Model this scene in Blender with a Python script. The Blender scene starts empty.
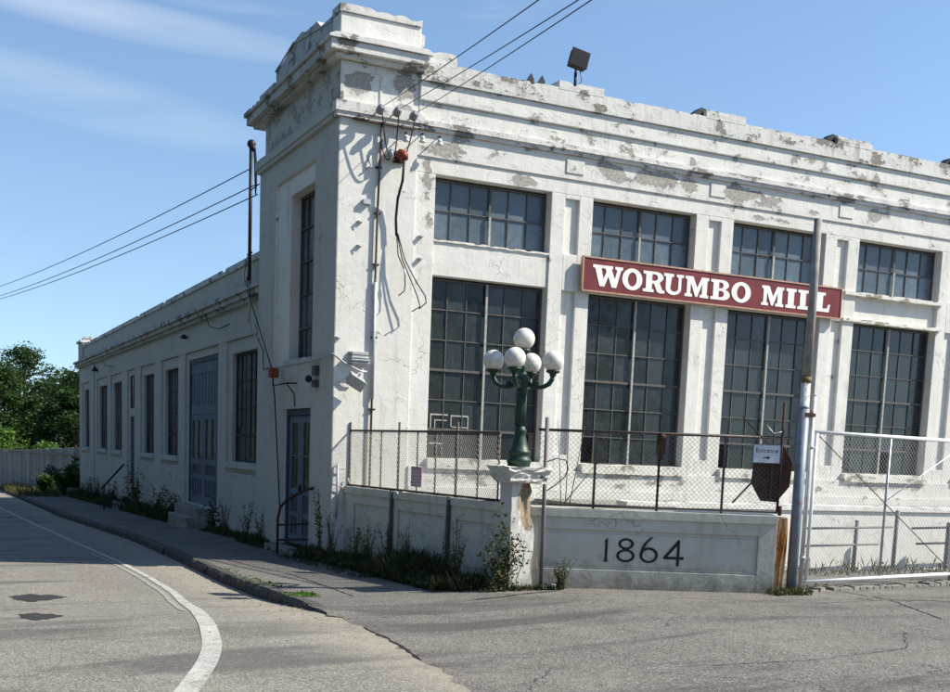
import bpy, math, random
from mathutils import Vector, Matrix
R = random.Random(7)
PI = math.pi
sc = bpy.context.scene
COL = sc.collection
rad = math.radians

# ------------------------------------------------------------------ mesh builder
class MB:
    def __init__(s, T=None):
        s.v = []; s.f = []; s.m = []; s.T = T or Matrix.Identity(4); s.sm = set()
    def pt(s, p):
        q = s.T @ Vector(p); s.v.append((q.x, q.y, q.z)); return len(s.v) - 1
    def face(s, ids, m=0, smooth=False):
        if smooth: s.sm.add(len(s.f))
        s.f.append(tuple(ids)); s.m.append(m)
    def box(s, x0, x1, y0, y1, z0, z1, m=0):
        if x0 > x1: x0, x1 = x1, x0
        if y0 > y1: y0, y1 = y1, y0
        if z0 > z1: z0, z1 = z1, z0
        a = [s.pt(p) for p in ((x0,y0,z0),(x1,y0,z0),(x1,y1,z0),(x0,y1,z0),(x0,y0,z1),(x1,y0,z1),(x1,y1,z1),(x0,y1,z1))]
        for q in ((0,3,2,1),(4,5,6,7),(0,1,5,4),(1,2,6,5),(2,3,7,6),(3,0,4,7)): s.face([a[i] for i in q], m)
        return s
    def prism(s, poly, y0, y1, m=0):
        """poly in (x,z), extruded over y (y0 < y1), poly counter-clockwise seen from -y"""
        a = [s.pt((x, y0, z)) for x, z in poly]; b = [s.pt((x, y1, z)) for x, z in poly]
        s.face(a, m); s.face(b[::-1], m); n = len(a)
        for i in range(n): j = (i+1) % n; s.face((a[j], a[i], b[i], b[j]), m)
        return s
    def tube(s, pts, r, n=8, m=0, r1=None, cap=True, smooth=True):
        pts = [Vector(p) for p in pts]; rings = []; k = len(pts)
        up = None
        for i, p in enumerate(pts):
            if i == 0: d = pts[1]-p
            elif i == k-1: d = p-pts[i-1]
            else: d = (pts[i+1]-p).normalized() + (p-pts[i-1]).normalized()
            if d.length < 1e-9: d = Vector((0,0,1))
            d.normalize()
            if up is None:
                up = Vector((0,0,1)) if abs(d.z) < .9 else Vector((1,0,0))
            a = d.cross(up)
            if a.length < 1e-6: a = d.orthogonal()
            a.normalize(); b = a.cross(d); b.normalize(); up = b
            if isinstance(r, (list, tuple)): rr = r[i]
            else: rr = r if r1 is None else r + (r1-r)*i/(k-1)
            rings.append([s.pt(p + (a*math.cos(2*PI*j/n) + b*math.sin(2*PI*j/n))*rr) for j in range(n)])
        for i in range(k-1):
            for j in range(n):
                q = (j+1) % n; s.face((rings[i][j], rings[i+1][j], rings[i+1][q], rings[i][q]), m, smooth)
        if cap: s.face(rings[0], m); s.face(rings[-1][::-1], m)
        return s
    def lathe(s, c, prof, n=24, m=0, smooth=True, rot=0):
        rings = []
        for r_, z in prof:
            rings.append([s.pt((c[0]+max(r_,.0005)*math.cos(2*PI*j/n+rot), c[1]+max(r_,.0005)*math.sin(2*PI*j/n+rot), c[2]+z)) for j in range(n)])
        for i in range(len(rings)-1):
            for j in range(n):
                q = (j+1) % n; s.face((rings[i][j], rings[i][q], rings[i+1][q], rings[i+1][j]), m, smooth)
        s.face(rings[0][::-1], m); s.face(rings[-1], m)
        return s
    def sphere(s, c, r_, n=24, k=14, m=0):
        pr = [(r_*math.sin(PI*i/k), -r_*math.cos(PI*i/k)) for i in range(k+1)]
        return s.lathe(c, pr, n, m)
    def strip_h(s, x0, x1, y0, y1, z0, z1, jit, step=.11, m=0, jb=0, axis='x', chip=.0):
        """a long course of masonry with a crumbled top edge (and bottom by jb); runs along x or y"""
        L = (x1-x0) if axis == 'x' else (y1-y0)
        n = max(2, int(L/step)); ra = []; cur = 0
        for i in range(n+1):
            t = i/n
            cur = cur*.6 + R.uniform(-jit, jit)*.6
            zt = z1 + cur - (R.random() < chip)*R.uniform(.02, .07); zb = z0 + R.uniform(-jb, jb)
            jy = R.uniform(-jit, jit)*.35
            if axis == 'x':
                x = x0 + L*t; P = ((x, y0, zb), (x, y0+jy*.3, (zt+zb)/2), (x, y0+abs(jy)*.8, zt), (x, y1, zt+.01), (x, y1, zb))
            else:
                y = y0 + L*t; P = ((x0, y, zb), (x0+jy*.3, y, (zt+zb)/2), (x0+abs(jy)*.8, y, zt), (x1, y, zt+.01), (x1, y, zb))
            ra.append([s.pt(p) for p in P])
        for i in range(n):
            for j in range(5):
                q = (j+1) % 5
                f = (ra[i][j], ra[i+1][j], ra[i+1][q], ra[i][q])
                s.face(f if axis == 'x' else f[::-1], m)
        s.face(ra[0] if axis == 'x' else ra[0][::-1], m); s.face(ra[-1][::-1] if axis == 'x' else ra[-1], m)
        return s
    def build(s, name, mats, parent=None, bevel=0, loc=None):
        me = bpy.data.meshes.new(name)
        vs = s.v
        if loc is not None: vs = [(a-loc[0], b-loc[1], c-loc[2]) for a, b, c in s.v]
        me.from_pydata(vs, [], s.f); 
        if not isinstance(mats, (list, tuple)): mats = [mats]
        for m in mats: me.materials.append(m)
        me.polygons.foreach_set('material_index', s.m)
        sm = [False]*len(s.f)
        for i in s.sm: sm[i] = True
        me.polygons.foreach_set('use_smooth', sm)
        me.update()
        o = bpy.data.objects.new(name, me); COL.objects.link(o)
        if loc is not None: o.location = loc
        if parent: 
            o.parent = parent
            o.location = -wloc(parent)
        if bevel:
            b = o.modifiers.new('bevel', 'BEVEL'); b.width = bevel; b.segments = 2; b.limit_method = 'ANGLE'; b.angle_limit = rad(50)
        return o

def wloc(o):
    v = Vector((0,0,0))
    while o: v += Vector(o.location); o = o.parent
    return v
def tag(o, label, cat, group=None, kind=None):
    if label: o['label'] = label
    if cat: o['category'] = cat
    if group: o['group'] = group
    if kind: o['kind'] = kind
    return o
def thing(name, loc, label, cat, group=None):
    o = bpy.data.objects.new(name, None); COL.objects.link(o); o.location = loc; o.empty_display_size = .2
    return tag(o, label, cat, group)
def structure(o): o['kind'] = 'structure'; return o

# ------------------------------------------------------------------ materials
class NT:
    def __init__(s, name):
        s.mat = bpy.data.materials.new(name); s.mat.use_nodes = True
        s.t = s.mat.node_tree; s.t.nodes.clear()
        s.out = s.n('ShaderNodeOutputMaterial'); s.b = s.n('ShaderNodeBsdfPrincipled')
        s.l(s.b.outputs[0], s.out.inputs[0])
        g = s.n('ShaderNodeNewGeometry'); s.pos = g.outputs['Position']; s.geo = g
    def n(s, t, **k):
        x = s.t.nodes.new(t)
        for a, v in k.items(): setattr(x, a, v)
        return x
    def l(s, a, b): s.t.links.new(a, b)
    def put(s, sock, v):
        if v is None: return
        if isinstance(v, bpy.types.NodeSocket): s.l(v, sock)
        elif isinstance(v, (tuple, list)) and len(v) == 3 and len(sock.default_value) == 4: sock.default_value = (*v, 1)
        else: sock.default_value = v
    def math(s, op, a, b=None, c=None, clamp=False):
        x = s.n('ShaderNodeMath', operation=op); x.use_clamp = clamp
        s.put(x.inputs[0], a)
        if b is not None: s.put(x.inputs[1], b)
        if c is not None: s.put(x.inputs[2], c)
        return x.outputs[0]
    def vec(s, v, scale=(1,1,1), loc=(0,0,0), rot=(0,0,0)):
        x = s.n('ShaderNodeMapping'); s.l(v, x.inputs[0]); x.inputs['Scale'].default_value = scale
        x.inputs['Location'].default_value = loc; x.inputs['Rotation'].default_value = rot; return x.outputs[0]
    def noise(s, v, scale, detail=4, rough=.55, dist=0):
        x = s.n('ShaderNodeTexNoise'); s.l(v, x.inputs['Vector']); x.inputs['Scale'].default_value = scale
        x.inputs['Detail'].default_value = detail; x.inputs['Roughness'].default_value = rough; x.inputs['Distortion'].default_value = dist
        return x.outputs[0]
    def voro(s, v, scale, feature='F1', out=0, rnd=1):
        x = s.n('ShaderNodeTexVoronoi', feature=feature); s.l(v, x.inputs['Vector']); x.inputs['Scale'].default_value = scale
        x.inputs['Randomness'].default_value = rnd
        return x.outputs[out]
    def ramp(s, v, a, b, lo=0., hi=1., smooth=False):
        x = s.n('ShaderNodeMapRange'); x.interpolation_type = 'SMOOTHSTEP' if smooth else 'LINEAR'
        s.put(x.inputs[0], v); s.put(x.inputs[1], a); s.put(x.inputs[2], b); s.put(x.inputs[3], lo); s.put(x.inputs[4], hi)
        return x.outputs[0]
    def mix(s, f, a, b, blend='MIX'):
        x = s.n('ShaderNodeMix', data_type='RGBA', blend_type=blend)
        s.put(x.inputs[0], f); s.put(x.inputs[6], a); s.put(x.inputs[7], b); return x.outputs[2]
    def bump(s, h, strength=.5, dist=.01, prev=None):
        x = s.n('ShaderNodeBump'); x.inputs['Strength'].default_value = strength; x.inputs['Distance'].default_value = dist
        s.l(h, x.inputs['Height'])
        if prev is not None: s.l(prev, x.inputs['Normal'])
        return x.outputs[0]
    def sep(s, v):
        x = s.n('ShaderNodeSeparateXYZ'); s.l(v, x.inputs[0]); return x.outputs
    def fin(s, col=None, rough=None, normal=None, metal=None, spec=None):
        s.put(s.b.inputs['Base Color'], col); s.put(s.b.inputs['Roughness'], rough)
        if normal is not None: s.l(normal, s.b.inputs['Normal'])
        if metal is not None: s.put(s.b.inputs['Metallic'], metal)
        if spec is not None: s.put(s.b.inputs['Specular IOR Level'], spec)
        return s.mat

def m_plain(name, col, rough=.6, metal=0, var=.25, scale=9, spec=.4, bump=.25, rust=0, rustcol=(.16,.06,.025)):
    t = NT(name); a = t.noise(t.pos, scale, 5, .6); 
    c = t.mix(t.ramp(a, .3, .7), tuple(x*(1-var) for x in col), tuple(min(.9, x*(1+var)) for x in col))
    if rust:
        rn = t.noise(t.pos, scale*1.7, 7, .7, .3)
        c = t.mix(t.ramp(rn, .62-rust*.3, .68-rust*.3), c, t.mix(t.noise(t.pos, 60), rustcol, tuple(x*2 for x in rustcol)))
    fine = t.noise(t.pos, scale*9, 4)
    return t.fin(c, rough, t.bump(fine, bump, .004), metal, spec)

def m_wall(name, base=(.73,.718,.668), dirt=(.40,.39,.35), peel=.0, spots=(), zones=(), rubble=(.37,.35,.315), streak=.8, low=None, blister=0):
    """old white paint over stucco: peeled patches, hairline cracks, run-down streaks"""
    t = NT(name); P = t.pos; x, y, z = t.sep(P)
    big = t.noise(P, .55, 4, .6); mid = t.noise(P, 2.6, 6, .65); fine = t.noise(P, 14, 6, .7); vf = t.noise(P, 70, 3, .6)
    c = t.mix(t.ramp(mid, .35, .7), base, tuple(b*.90 for b in base))
    c = t.mix(t.math('MULTIPLY', t.ramp(big, .42, .7), .5), c, tuple(b*.86 for b in (base[0], base[1]*1.0, base[2]*.97)))
    st = t.noise(t.vec(P, (7, 7, .55)), 1.0, 6, .65, .2)
    stm = t.math('MULTIPLY', t.ramp(st, .52, .72), t.ramp(t.noise(P, 1.1, 3), .40, .66))
    c = t.mix(t.math('MULTIPLY', stm, streak), c, dirt)
    sp = t.math('MULTIPLY', t.ramp(t.noise(P, 24, 6, .8), .55, .68), t.ramp(mid, .42, .60))
    c = t.mix(t.math('MULTIPLY', sp, .42), c, tuple(d*.75 for d in dirt))
    # peel bias
    bias = None
    for cx, cz, rx, rz, w in spots:
        d = t.math('SQRT', t.math('ADD', t.math('POWER', t.math('MULTIPLY', t.math('SUBTRACT', x, cx), 1/rx), 2), t.math('POWER', t.math('MULTIPLY', t.math('SUBTRACT', z, cz), 1/rz), 2)))
        k = t.math('MULTIPLY', t.math('SUBTRACT', 1.25, d, clamp=True), w)
        bias = k if bias is None else t.math('MAXIMUM', bias, k)
    for z0, z1, w in zones:
        k = t.math('MULTIPLY', t.math('MULTIPLY', t.ramp(z, z0-.08, z0+.05), t.ramp(z, z1-.05, z1+.08, 1., 0.)), w)
        bias = k if bias is None else t.math('MAXIMUM', bias, k)
    pn = t.math('ADD', t.math('MULTIPLY', t.noise(t.vec(P, (1,1,1.8)), 1.9, 3, .55), .65), t.math('MULTIPLY', t.noise(t.vec(P, (1,1,1.7)), 8.5, 8, .78, .5), .35))
    chipn = t.math('MULTIPLY', t.ramp(t.noise(t.vec(P, (1,1,1.5), loc=(3,7,1)), 13, 5, .7, .6), .60, .72), t.ramp(t.noise(P, .9, 3), .42, .62, 0, .075))
    pn = t.math('ADD', t.math('ADD', pn, chipn), peel)
    if bias is not None: pn = t.math('ADD', pn, bias)
    pm = t.ramp(pn, .640, .652)
    rub = t.mix(t.ramp(t.noise(P, 22, 6, .7), .35, .68), tuple(r*.62 for r in rubble), tuple(r*1.35 for r in rubble))
    c = t.mix(t.math('MULTIPLY', t.ramp(pn, .600, .640), t.math('SUBTRACT', .45, t.math('MULTIPLY', pm, .45))), c, tuple(b*.72 for b in base))
    edge = t.math('MULTIPLY', t.ramp(pn, .634, .645), t.ramp(pn, .646, .662, 1., 0.))
    c = t.mix(pm, c, rub); c = t.mix(t.math('MULTIPLY', edge, .75), c, (.10,.095,.085))
    # cracks
    dv = t.n('ShaderNodeVectorMath', operation='ADD'); t.l(P, dv.inputs[0])
    nz = t.n('ShaderNodeTexNoise'); t.l(P, nz.inputs['Vector']); nz.inputs['Scale'].default_value = 3.5; nz.inputs['Detail'].default_value = 6
    sc_ = t.n('ShaderNodeVectorMath', operation='SCALE'); t.l(nz.outputs[1], sc_.inputs[0]); sc_.inputs['Scale'].default_value = .5
    t.l(sc_.outputs[0], dv.inputs[1])
    ed = t.voro(dv.outputs[0], .9, 'DISTANCE_TO_EDGE')
    cr = t.math('MULTIPLY', t.ramp(ed, .0, .008, 1., 0.), t.ramp(t.noise(P, .8, 3), .50, .58))
    ed2 = t.voro(dv.outputs[0], 4.2, 'DISTANCE_TO_EDGE')
    cr2 = t.math('MULTIPLY', t.ramp(ed2, .0, .022, 1., 0.), t.ramp(t.noise(t.vec(P, loc=(9,3,5)), 1.3, 3), .60, .66))
    crk = t.math('MAXIMUM', cr, cr2)
    c = t.mix(t.math('MULTIPLY', crk, .5), c, (.14,.135,.12))
    if low is not None:
        # splash dirt and algae with an uneven edge along the foot of the wall
        k = t.math('ADD', t.math('MULTIPLY', t.math('SUBTRACT', z, low), -1.1), t.math('MULTIPLY', t.noise(P, 4, 6, .75), 1.5))
        c = t.mix(t.ramp(k, .62, 1.15, 0., .8), c, (.16,.155,.12))
    h = t.math('ADD', t.math('MULTIPLY', pm, -1.2), t.math('ADD', t.math('MULTIPLY', t.ramp(pn, .56, .645), .5), t.math('MULTIPLY', fine, .55)))
    h = t.math('ADD', h, t.math('MULTIPLY', vf, .22)); h = t.math('ADD', h, t.math('MULTIPLY', mid, 1.2 + blister))
    h = t.math('SUBTRACT', h, crk)
    return t.fin(c, .82, t.bump(h, .55, .016), 0, .25)

def m_asphalt(name, c0, c1, stone=(.42,.40,.36), grain=1.0, stain=(.07,.07,.072), cracks=.5, dry=0):
    t = NT(name); P = t.pos; flat = t.vec(P, (1,1,.2))
    a = t.noise(flat, .35, 5, .6); b = t.noise(flat, 2.2, 6, .7); f = t.noise(flat, 38, 4, .75); g = t.voro(flat, 78*grain, 'F1', 1)
    gs = t.n('ShaderNodeSeparateColor'); t.l(g, gs.inputs[0])
    c = t.mix(t.ramp(a, .36, .62), c0, c1)
    c = t.mix(t.math('MULTIPLY', t.ramp(b, .4, .68), .6), c, tuple(x*.66 for x in c0))
    b2 = t.noise(flat, 11, 5, .75); c = t.mix(t.ramp(b2, .46, .7, 0, .3), c, tuple(x*.6 for x in c0)); c = t.mix(t.ramp(b2, .28, .45, .2, 0), c, stone)
    wt = t.noise(t.vec(P, (.9, .10, 1), rot=(0,0,.12)), 1.0, 3, .5); c = t.mix(t.ramp(wt, .48, .62, 0, .30), c, tuple(x*.62 for x in c0))
    c = t.mix(t.math('MULTIPLY', t.ramp(gs.outputs[0], .5, .95), .68), c, stone)
    c = t.mix(t.math('MULTIPLY', t.ramp(gs.outputs[1], .55, .95), .68), c, tuple(x*.3 for x in c0))
    c = t.mix(t.ramp(f, .45, .75, 0, .4), c, tuple(x*.5 for x in c0))
    sn = t.noise(t.vec(P, (.30, 1.1, 1), rot=(0,0,.5)), 1.0, 5, .6, .5)
    c = t.mix(t.ramp(sn, .52, .66, 0, .62), c, stain)
    if dry:   # sand washed into the gutter between the painted line and the kerb
        xx, yy, zz = t.sep(P); k = t.math('MULTIPLY', t.ramp(t.math('ADD', xx, t.math('MULTIPLY', b, .9)), -2.95, -2.35), t.ramp(b2, .3, .6)); c = t.mix(t.math('MULTIPLY', k, .7), c, (.36,.32,.25))
    dv = t.n('ShaderNodeVectorMath', operation='ADD'); t.l(flat, dv.inputs[0])
    nz = t.n('ShaderNodeTexNoise'); t.l(flat, nz.inputs['Vector']); nz.inputs['Scale'].default_value = 1.6; nz.inputs['Detail'].default_value = 7
    sx = t.n('ShaderNodeVectorMath', operation='SCALE'); t.l(nz.outputs[1], sx.inputs[0]); sx.inputs['Scale'].default_value = .9
    t.l(sx.outputs[0], dv.inputs[1])
    ed = t.voro(dv.outputs[0], .42, 'DISTANCE_TO_EDGE')
    ck = t.math('MULTIPLY', t.ramp(ed, 0., .0055, 1., 0.), t.ramp(t.noise(flat, .45, 2), .48, .56))
    c = t.mix(t.math('MULTIPLY', ck, cracks), c, (.03,.03,.03))
    h = t.math('ADD', t.math('MULTIPLY', gs.outputs[0], .6), t.math('ADD', f, t.math('MULTIPLY', b, .8)))
    h = t.math('SUBTRACT', h, t.math('MULTIPLY', ck, 1.5*cracks))
    return t.fin(c, .92, t.bump(h, .6, .010), 0, .2)

def m_glass(name, tint=(.055,.066,.078), dust=(.20,.23,.25), amt=.35, rough=.14):
    t = NT(name); P = t.pos; ri = t.geo.outputs['Random Per Island']; rj = t.math('FRACT', t.math('MULTIPLY', ri, 17.3))
    d = t.ramp(t.noise(P, 5, 6, .7), .4, .8); st = t.ramp(t.noise(t.vec(P, (30,30,3)), 1, 5), .45, .8)
    c = t.mix(t.math('MULTIPLY', t.math('ADD', t.math('MULTIPLY', d, .6), t.math('MULTIPLY', st, .4)), amt), tint, dust)
    c = t.mix(t.math('MULTIPLY', ri, .7), c, tuple(x*.3 for x in tint)); c = t.mix(t.ramp(rj, .90, .94, 0, .32), c, tuple(min(.5, x*1.9) for x in dust))
    sp = t.ramp(t.noise(P, 95, 2, .5), .72, .76); c = t.mix(t.math('MULTIPLY', sp, .5), c, (.5,.5,.48))
    return t.fin(c, t.math('ADD', rough, t.math('MULTIPLY', d, .25)), t.bump(t.noise(P, 2.2, 2), .12, .02), 0, .5)

def m_leaf(name, c0, c1, trans=.35):
    t = NT(name); ri = t.geo.outputs['Random Per Island']
    n = t.noise(t.pos, .5, 3)
    c = t.mix(t.math('ADD', t.math('MULTIPLY', ri, .6), t.math('MULTIPLY', n, .4)), c0, c1)
    t.fin(c, .6, None, 0, .3)
    tr = t.n('ShaderNodeBsdfTranslucent'); t.l(c, tr.inputs[0]); mx = t.n('ShaderNodeMixShader'); mx.inputs[0].default_value = trans
    t.l(t.b.outputs[0], mx.inputs[1]); t.l(tr.outputs[0], mx.inputs[2]); t.l(mx.outputs[0], t.out.inputs[0])
    return t.mat

FSP0 = [(5.70,7.20,.36,.17,.42),(6.75,7.22,.55,.17,.45),(7.55,7.2,.25,.2,.3),(8.9,7.2,.5,.22,.28),(9.7,7.12,.4,.2,.25),(2.1,7.12,.5,.16,.34),(1.72,6.5,.10,.55,.26),(1.8,5.9,.1,.25,.26),
       (3.75,6.78,.26,.10,.4),(12.6,7.22,.17,.12,.5),(9.6,6.8,.55,.06,.3),(12.3,7.98,.6,.16,.22),(5.6,7.62,.9,.10,.16),(8.0,8.05,.7,.1,.15),(6.4,1.28,.9,.13,.34),(3.0,1.3,1.2,.2,.26),(13.5,1.2,1.1,.16,.30),(9.9,1.26,.9,.1,.24)]
FSP = [(a, b, c*1.3, d*1.3, e*.70) for a, b, c, d, e in FSP0]
TSP = [(.35,8.05,.36,.26,.34),(1.22,8.08,.34,.25,.34),(1.25,7.7,.3,.1,.28),(.55,7.45,.5,.08,.3)]
M_FRONT = m_wall('peeling_white_paint', spots=FSP, zones=[(6.98,7.45,.06),(7.55,8.35,.065),(8.42,8.9,.10),(.86,1.40,.055),(-.2,.86,.02)], peel=-.004, low=-.3)
M_TOWER = m_wall('chalky_white_paint', spots=TSP, zones=[(8.35,9.6,.02),(7.62,8.4,.05)], peel=-.03, low=-.5)
M_SIDE = m_wall('weathered_shaded_side', base=(.50,.50,.46), dirt=(.25,.25,.23), peel=-.035, zones=[(7.66,8.4,.135),(5.1,5.9,.05),(-1.2,.9,.04)], low=-.55, streak=.6, blister=.9)  # weathered, and a darker copy of the wall paint: side shade put into the base
M_TRIM = m_wall('weathered_shaded_cornice', base=(.50,.50,.48), dirt=(.18,.175,.15), peel=.085, rubble=(.22,.20,.17), streak=.9)  # darker copy of the cornice paint, with the side's shade in its base colour
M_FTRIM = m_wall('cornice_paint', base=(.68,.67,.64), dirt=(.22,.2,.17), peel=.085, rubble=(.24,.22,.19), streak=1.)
M_COPE = m_wall('crumbling_coping', base=(.66,.65,.61), dirt=(.22,.2,.17), peel=.075, rubble=(.24,.22,.19), streak=1.)
M_YARD = m_wall('yard_wall_paint', base=(.58,.58,.515), dirt=(.27,.26,.2), peel=-.02, low=-.02, streak=.6, blister=.6)
M_DOCK = m_wall('dock_paint', base=(.78,.77,.72), dirt=(.5,.47,.4), peel=-.01)
M_SILL = m_wall('rough_sill_paint', base=(.74,.72,.66), dirt=(.36,.30,.2), peel=.07, rubble=(.34,.29,.20))
M_PIER = m_wall('pier_paint', base=(.62,.625,.59), dirt=(.28,.27,.22), peel=.02, low=-.1, rubble=(.30,.235,.165), spots=[(1.06,.92,.17,.36,.6),(1.2,.0,.08,.3,.4)])
M_RUBBLE = m_plain('broken_masonry', (.26,.20,.14), .95, var=.5, scale=11, bump=1.)
M_GLASS = m_glass('dirty_window_glass'); M_GLASSL = m_glass('dark_window_glass', (.026,.034,.036), (.10,.12,.125), .5, .11)
M_GLASSU = m_glass('upper_window_glass', (.10,.135,.17), (.25,.32,.38), .6, .2)
M_MUNT = m_plain('old_steel_sash', (.085,.085,.078), .7, 0, .4, 20, rust=.12)
M_MULL = m_plain('pale_sunlit_mullion', (.36,.37,.35), .7, 0, .3, 14, rust=.15)  # pale tone carries the sunlight on the mullion
M_DOOR = m_plain('blue_grey_door_paint', (.11,.14,.185), .7, 0, .25, 7)
M_DOORD = m_plain('dark_door_recess', (.045,.06,.09), .7, 0, .3, 7)
M_DARK = m_plain('dark_board', (.035,.036,.036), .8, 0, .4, 9)
M_GREEN = m_plain('green_lamp_paint', (.006,.036,.023), .5, 0, .35, 9, .5, .15)
M_GLOBE = m_plain('frosted_globe', (.70,.68,.60), .35, 0, .22, 13, .5, .05)
M_RED = m_plain('sign_red', (.15,.014,.018), .5, 0, .28, 5, .4, .06)
M_TAN = m_plain('sign_edge_tan', (.42,.25,.17), .6)
M_WHITE = m_plain('white_lettering', (.80,.79,.75), .55, 0, .09, 6)
M_BLACK = m_plain('black_paint', (.012,.012,.013), .6)
M_CABLE = m_plain('black_cable', (.012,.012,.013), .55)
M_BLACKM = m_plain('black_metal', (.02,.02,.022), .5, .2)
M_RUST = m_plain('rusty_iron', (.06,.032,.022), .85, .2, .5, 14, .3, .5)
def m_rusto():
    t = NT('orange_rust_streaks'); a = t.noise(t.vec(t.pos, (13,13,1.3)), 1, 6, .7, .3); b = t.noise(t.pos, 9, 6, .7)
    c = t.mix(t.ramp(a, .36, .56), (.55,.46,.30), (.36,.125,.02)); c = t.mix(t.ramp(b, .52, .66), c, (.16,.06,.02)); c = t.mix(t.ramp(b, .30, .40, 1, 0), c, (.60,.56,.46))
    return t.fin(c, .85, t.bump(b, .6, .012), 0, .2)
M_RUSTO = m_rusto()
M_ORANGE = m_plain('orange_housing', (.22,.045,.014), .6, 0, .3, 30)
M_FENCE = m_plain('dull_fence_steel', (.085,.08,.075), .65, .4, .3, 20, rust=.25)
M_GALV = m_plain('galvanised_steel', (.40,.42,.44), .5, .5, .18, 9, .5, .1)
M_GALVW = m_plain('white_gate_tube', (.72,.73,.73), .5, .2, .08, 9, .5, .1)
M_WIRE = m_plain('fence_wire', (.46,.46,.45), .55, .5, .15)
M_WIRED = m_plain('dark_fence_wire', (.17,.165,.155), .6, .5, .2)
M_WOODP = m_plain('weathered_pole_wood', (.27,.26,.245), .85, 0, .35, 6, .2, .8)
M_GREYP = m_plain('grey_post_paint', (.19,.23,.28), .55, .2, .2, 5, rust=.1)
M_PIPE = m_plain('dull_grey_pipe', (.15,.155,.16), .7, .1, .2, 9, rust=.15)
M_ALU = m_plain('grey_lamp_casting', (.42,.43,.43), .5, .4, .2)
M_INS = m_plain('porcelain', (.30,.31,.33), .3, 0, .2)
M_PLATE = m_plain('sign_plate', (.66,.70,.76), .5, 0, .06)
M_PINK = m_plain('faded_notice', (.50,.30,.34), .7, 0, .2, 30)
M_ROOF = m_plain('roofing', (.08,.08,.08), .9)
M_CONC = m_plain('concrete', (.24,.235,.21), .92, 0, .3, 5, .2, .8)
M_GRANITE = m_plain('granite_kerb', (.075,.072,.066), .9, 0, .4, 7, .2, 1.)
M_LINE = None
M_LEAF = m_leaf('tree_leaves', (.018,.045,.012), (.06,.12,.025)); M_LEAFD = m_leaf('dark_tree_leaves', (.02,.05,.015), (.05,.10,.025), .4)
M_LEAFL = m_leaf('bright_leaves', (.05,.11,.018), (.12,.21,.035)); M_WEED = m_leaf('weed_leaves', (.03,.042,.014), (.085,.10,.035), .25); M_DRYG = m_leaf('dry_grass', (.06,.07,.025), (.17,.16,.07), .25)
M_STRAW = m_leaf('dry_stems', (.10,.085,.045), (.20,.17,.09), .2)
M_BARK = m_plain('bark', (.08,.06,.045), .95, 0, .4, 8, .2, 1.)
M_ROAD = m_asphalt('old_road_asphalt', (.205,.190,.165), (.27,.250,.215), stone=(.52,.49,.43), cracks=.35, dry=1)
M_DRIVE = m_asphalt('driveway_asphalt', (.135,.124,.112), (.20,.185,.165), stone=(.44,.41,.37), stain=(.055,.053,.052), cracks=.9)
M_WALK = m_asphalt('pavement_asphalt', (.14,.135,.125), (.20,.19,.17), stone=(.33,.31,.28), cracks=.9)
def m_line():
    t = NT('worn_white_line'); P = t.pos
    k = t.ramp(t.math('ADD', t.math('MULTIPLY', t.noise(P, 30, 6, .8), .7), t.math('MULTIPLY', t.noise(P, 4, 4), .3)), .40, .62)
    c = t.mix(k, (.55,.54,.50), (.26,.25,.23))
    t.fin(c, .85, t.bump(t.noise(P, 60, 4), .6, .01), 0, .2)
    tr = t.n('ShaderNodeBsdfTransparent'); mx = t.n('ShaderNodeMixShader')
    w_ = t.math('ADD', t.math('MULTIPLY', t.noise(P, 38, 6, .85), .6), t.math('MULTIPLY', t.noise(P, 5, 5, .7), .4))
    t.l(t.ramp(w_, .53, .60, 0, .9), mx.inputs[0]); t.l(t.b.outputs[0], mx.inputs[1]); t.l(tr.outputs[0], mx.inputs[2]); t.l(mx.outputs[0], t.out.inputs[0])
    return t.mat
M_LINE = m_line(); M_LINEG = m_plain('ghost_line', (.29,.28,.26), .9, 0, .25, 12, .2, .8)
M_SPOT = m_plain('dark_patch', (.035,.034,.033), .8, 0, .4, 20, .3, .8)
M_GRASS = m_plain('rough_grass_ground', (.06,.075,.03), .95, 0, .4, 3, .1, 1.)

# ------------------------------------------------------------------ ground
def smst(a, b, x):
    t = min(1, max(0, (x-a)/(b-a))); return t*t*(3-2*t)
def PG(y): return -.44 - .0215*y if y < 60 else -.44-.0215*60-.01*(y-60)
def H_road(x, y): return PG(y) - .10 - .15*smst(-8.2, -4.0, y) - .012*max(0, -3.6-x)
def H_walk(x, y): return PG(y) - .10*min(1, max(0, (1-x)/1.8))
def curb_x(y):
    pts = [(-20,-4.6),(-13.2,-3.29),(-12.3,-2.93),(-11.5,-2.75),(-10.8,-2.69),(-10.2,-2.6),(-9.4,-2.49),(-8.5,-2.43),(-7,-2.41),(-6.1,-2.35),(-2.5,-2.42),(2,-2.27),(9,-2.13),(21,-2.5),(60,-2.3),(120,-2.2)]
    if y <= pts[0][0]: return pts[0][1]
    for (a, xa), (b, xb) in zip(pts, pts[1:]):
        if a <= y <= b: return xa + (xb-xa)*(y-a)/(b-a)
    return pts[-1][1]
def jag(y): return .035*math.sin(y*7.1)+.03*math.sin(y*17.3+1)+.02*math.sin(y*41)
def sheet(name, ys, xfun, H, mat, nx=14, jfun=None):
    mb = MB(); rows = []
    for y in ys:
        x0, x1 = xfun(y); rows.append([mb.pt((x0+(x1-x0)*i/nx, y, H(x0+(x1-x0)*i/nx, y))) for i in range(nx+1)])
    for a, b in zip(rows, rows[1:]):
        for i in range(nx): mb.face((a[i], a[i+1], b[i+1], b[i]))
    return structure(mb.build(name, mat))
def frange(a, b, s):
    n = max(1, int(round((b-a)/s))); return [a+(b-a)*i/n for i in range(n+1)]
ysR = frange(-60, -16, 2) + frange(-15.8, -4, .2) + frange(-3.5, 60, 1) + frange(64, 120, 4)
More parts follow.
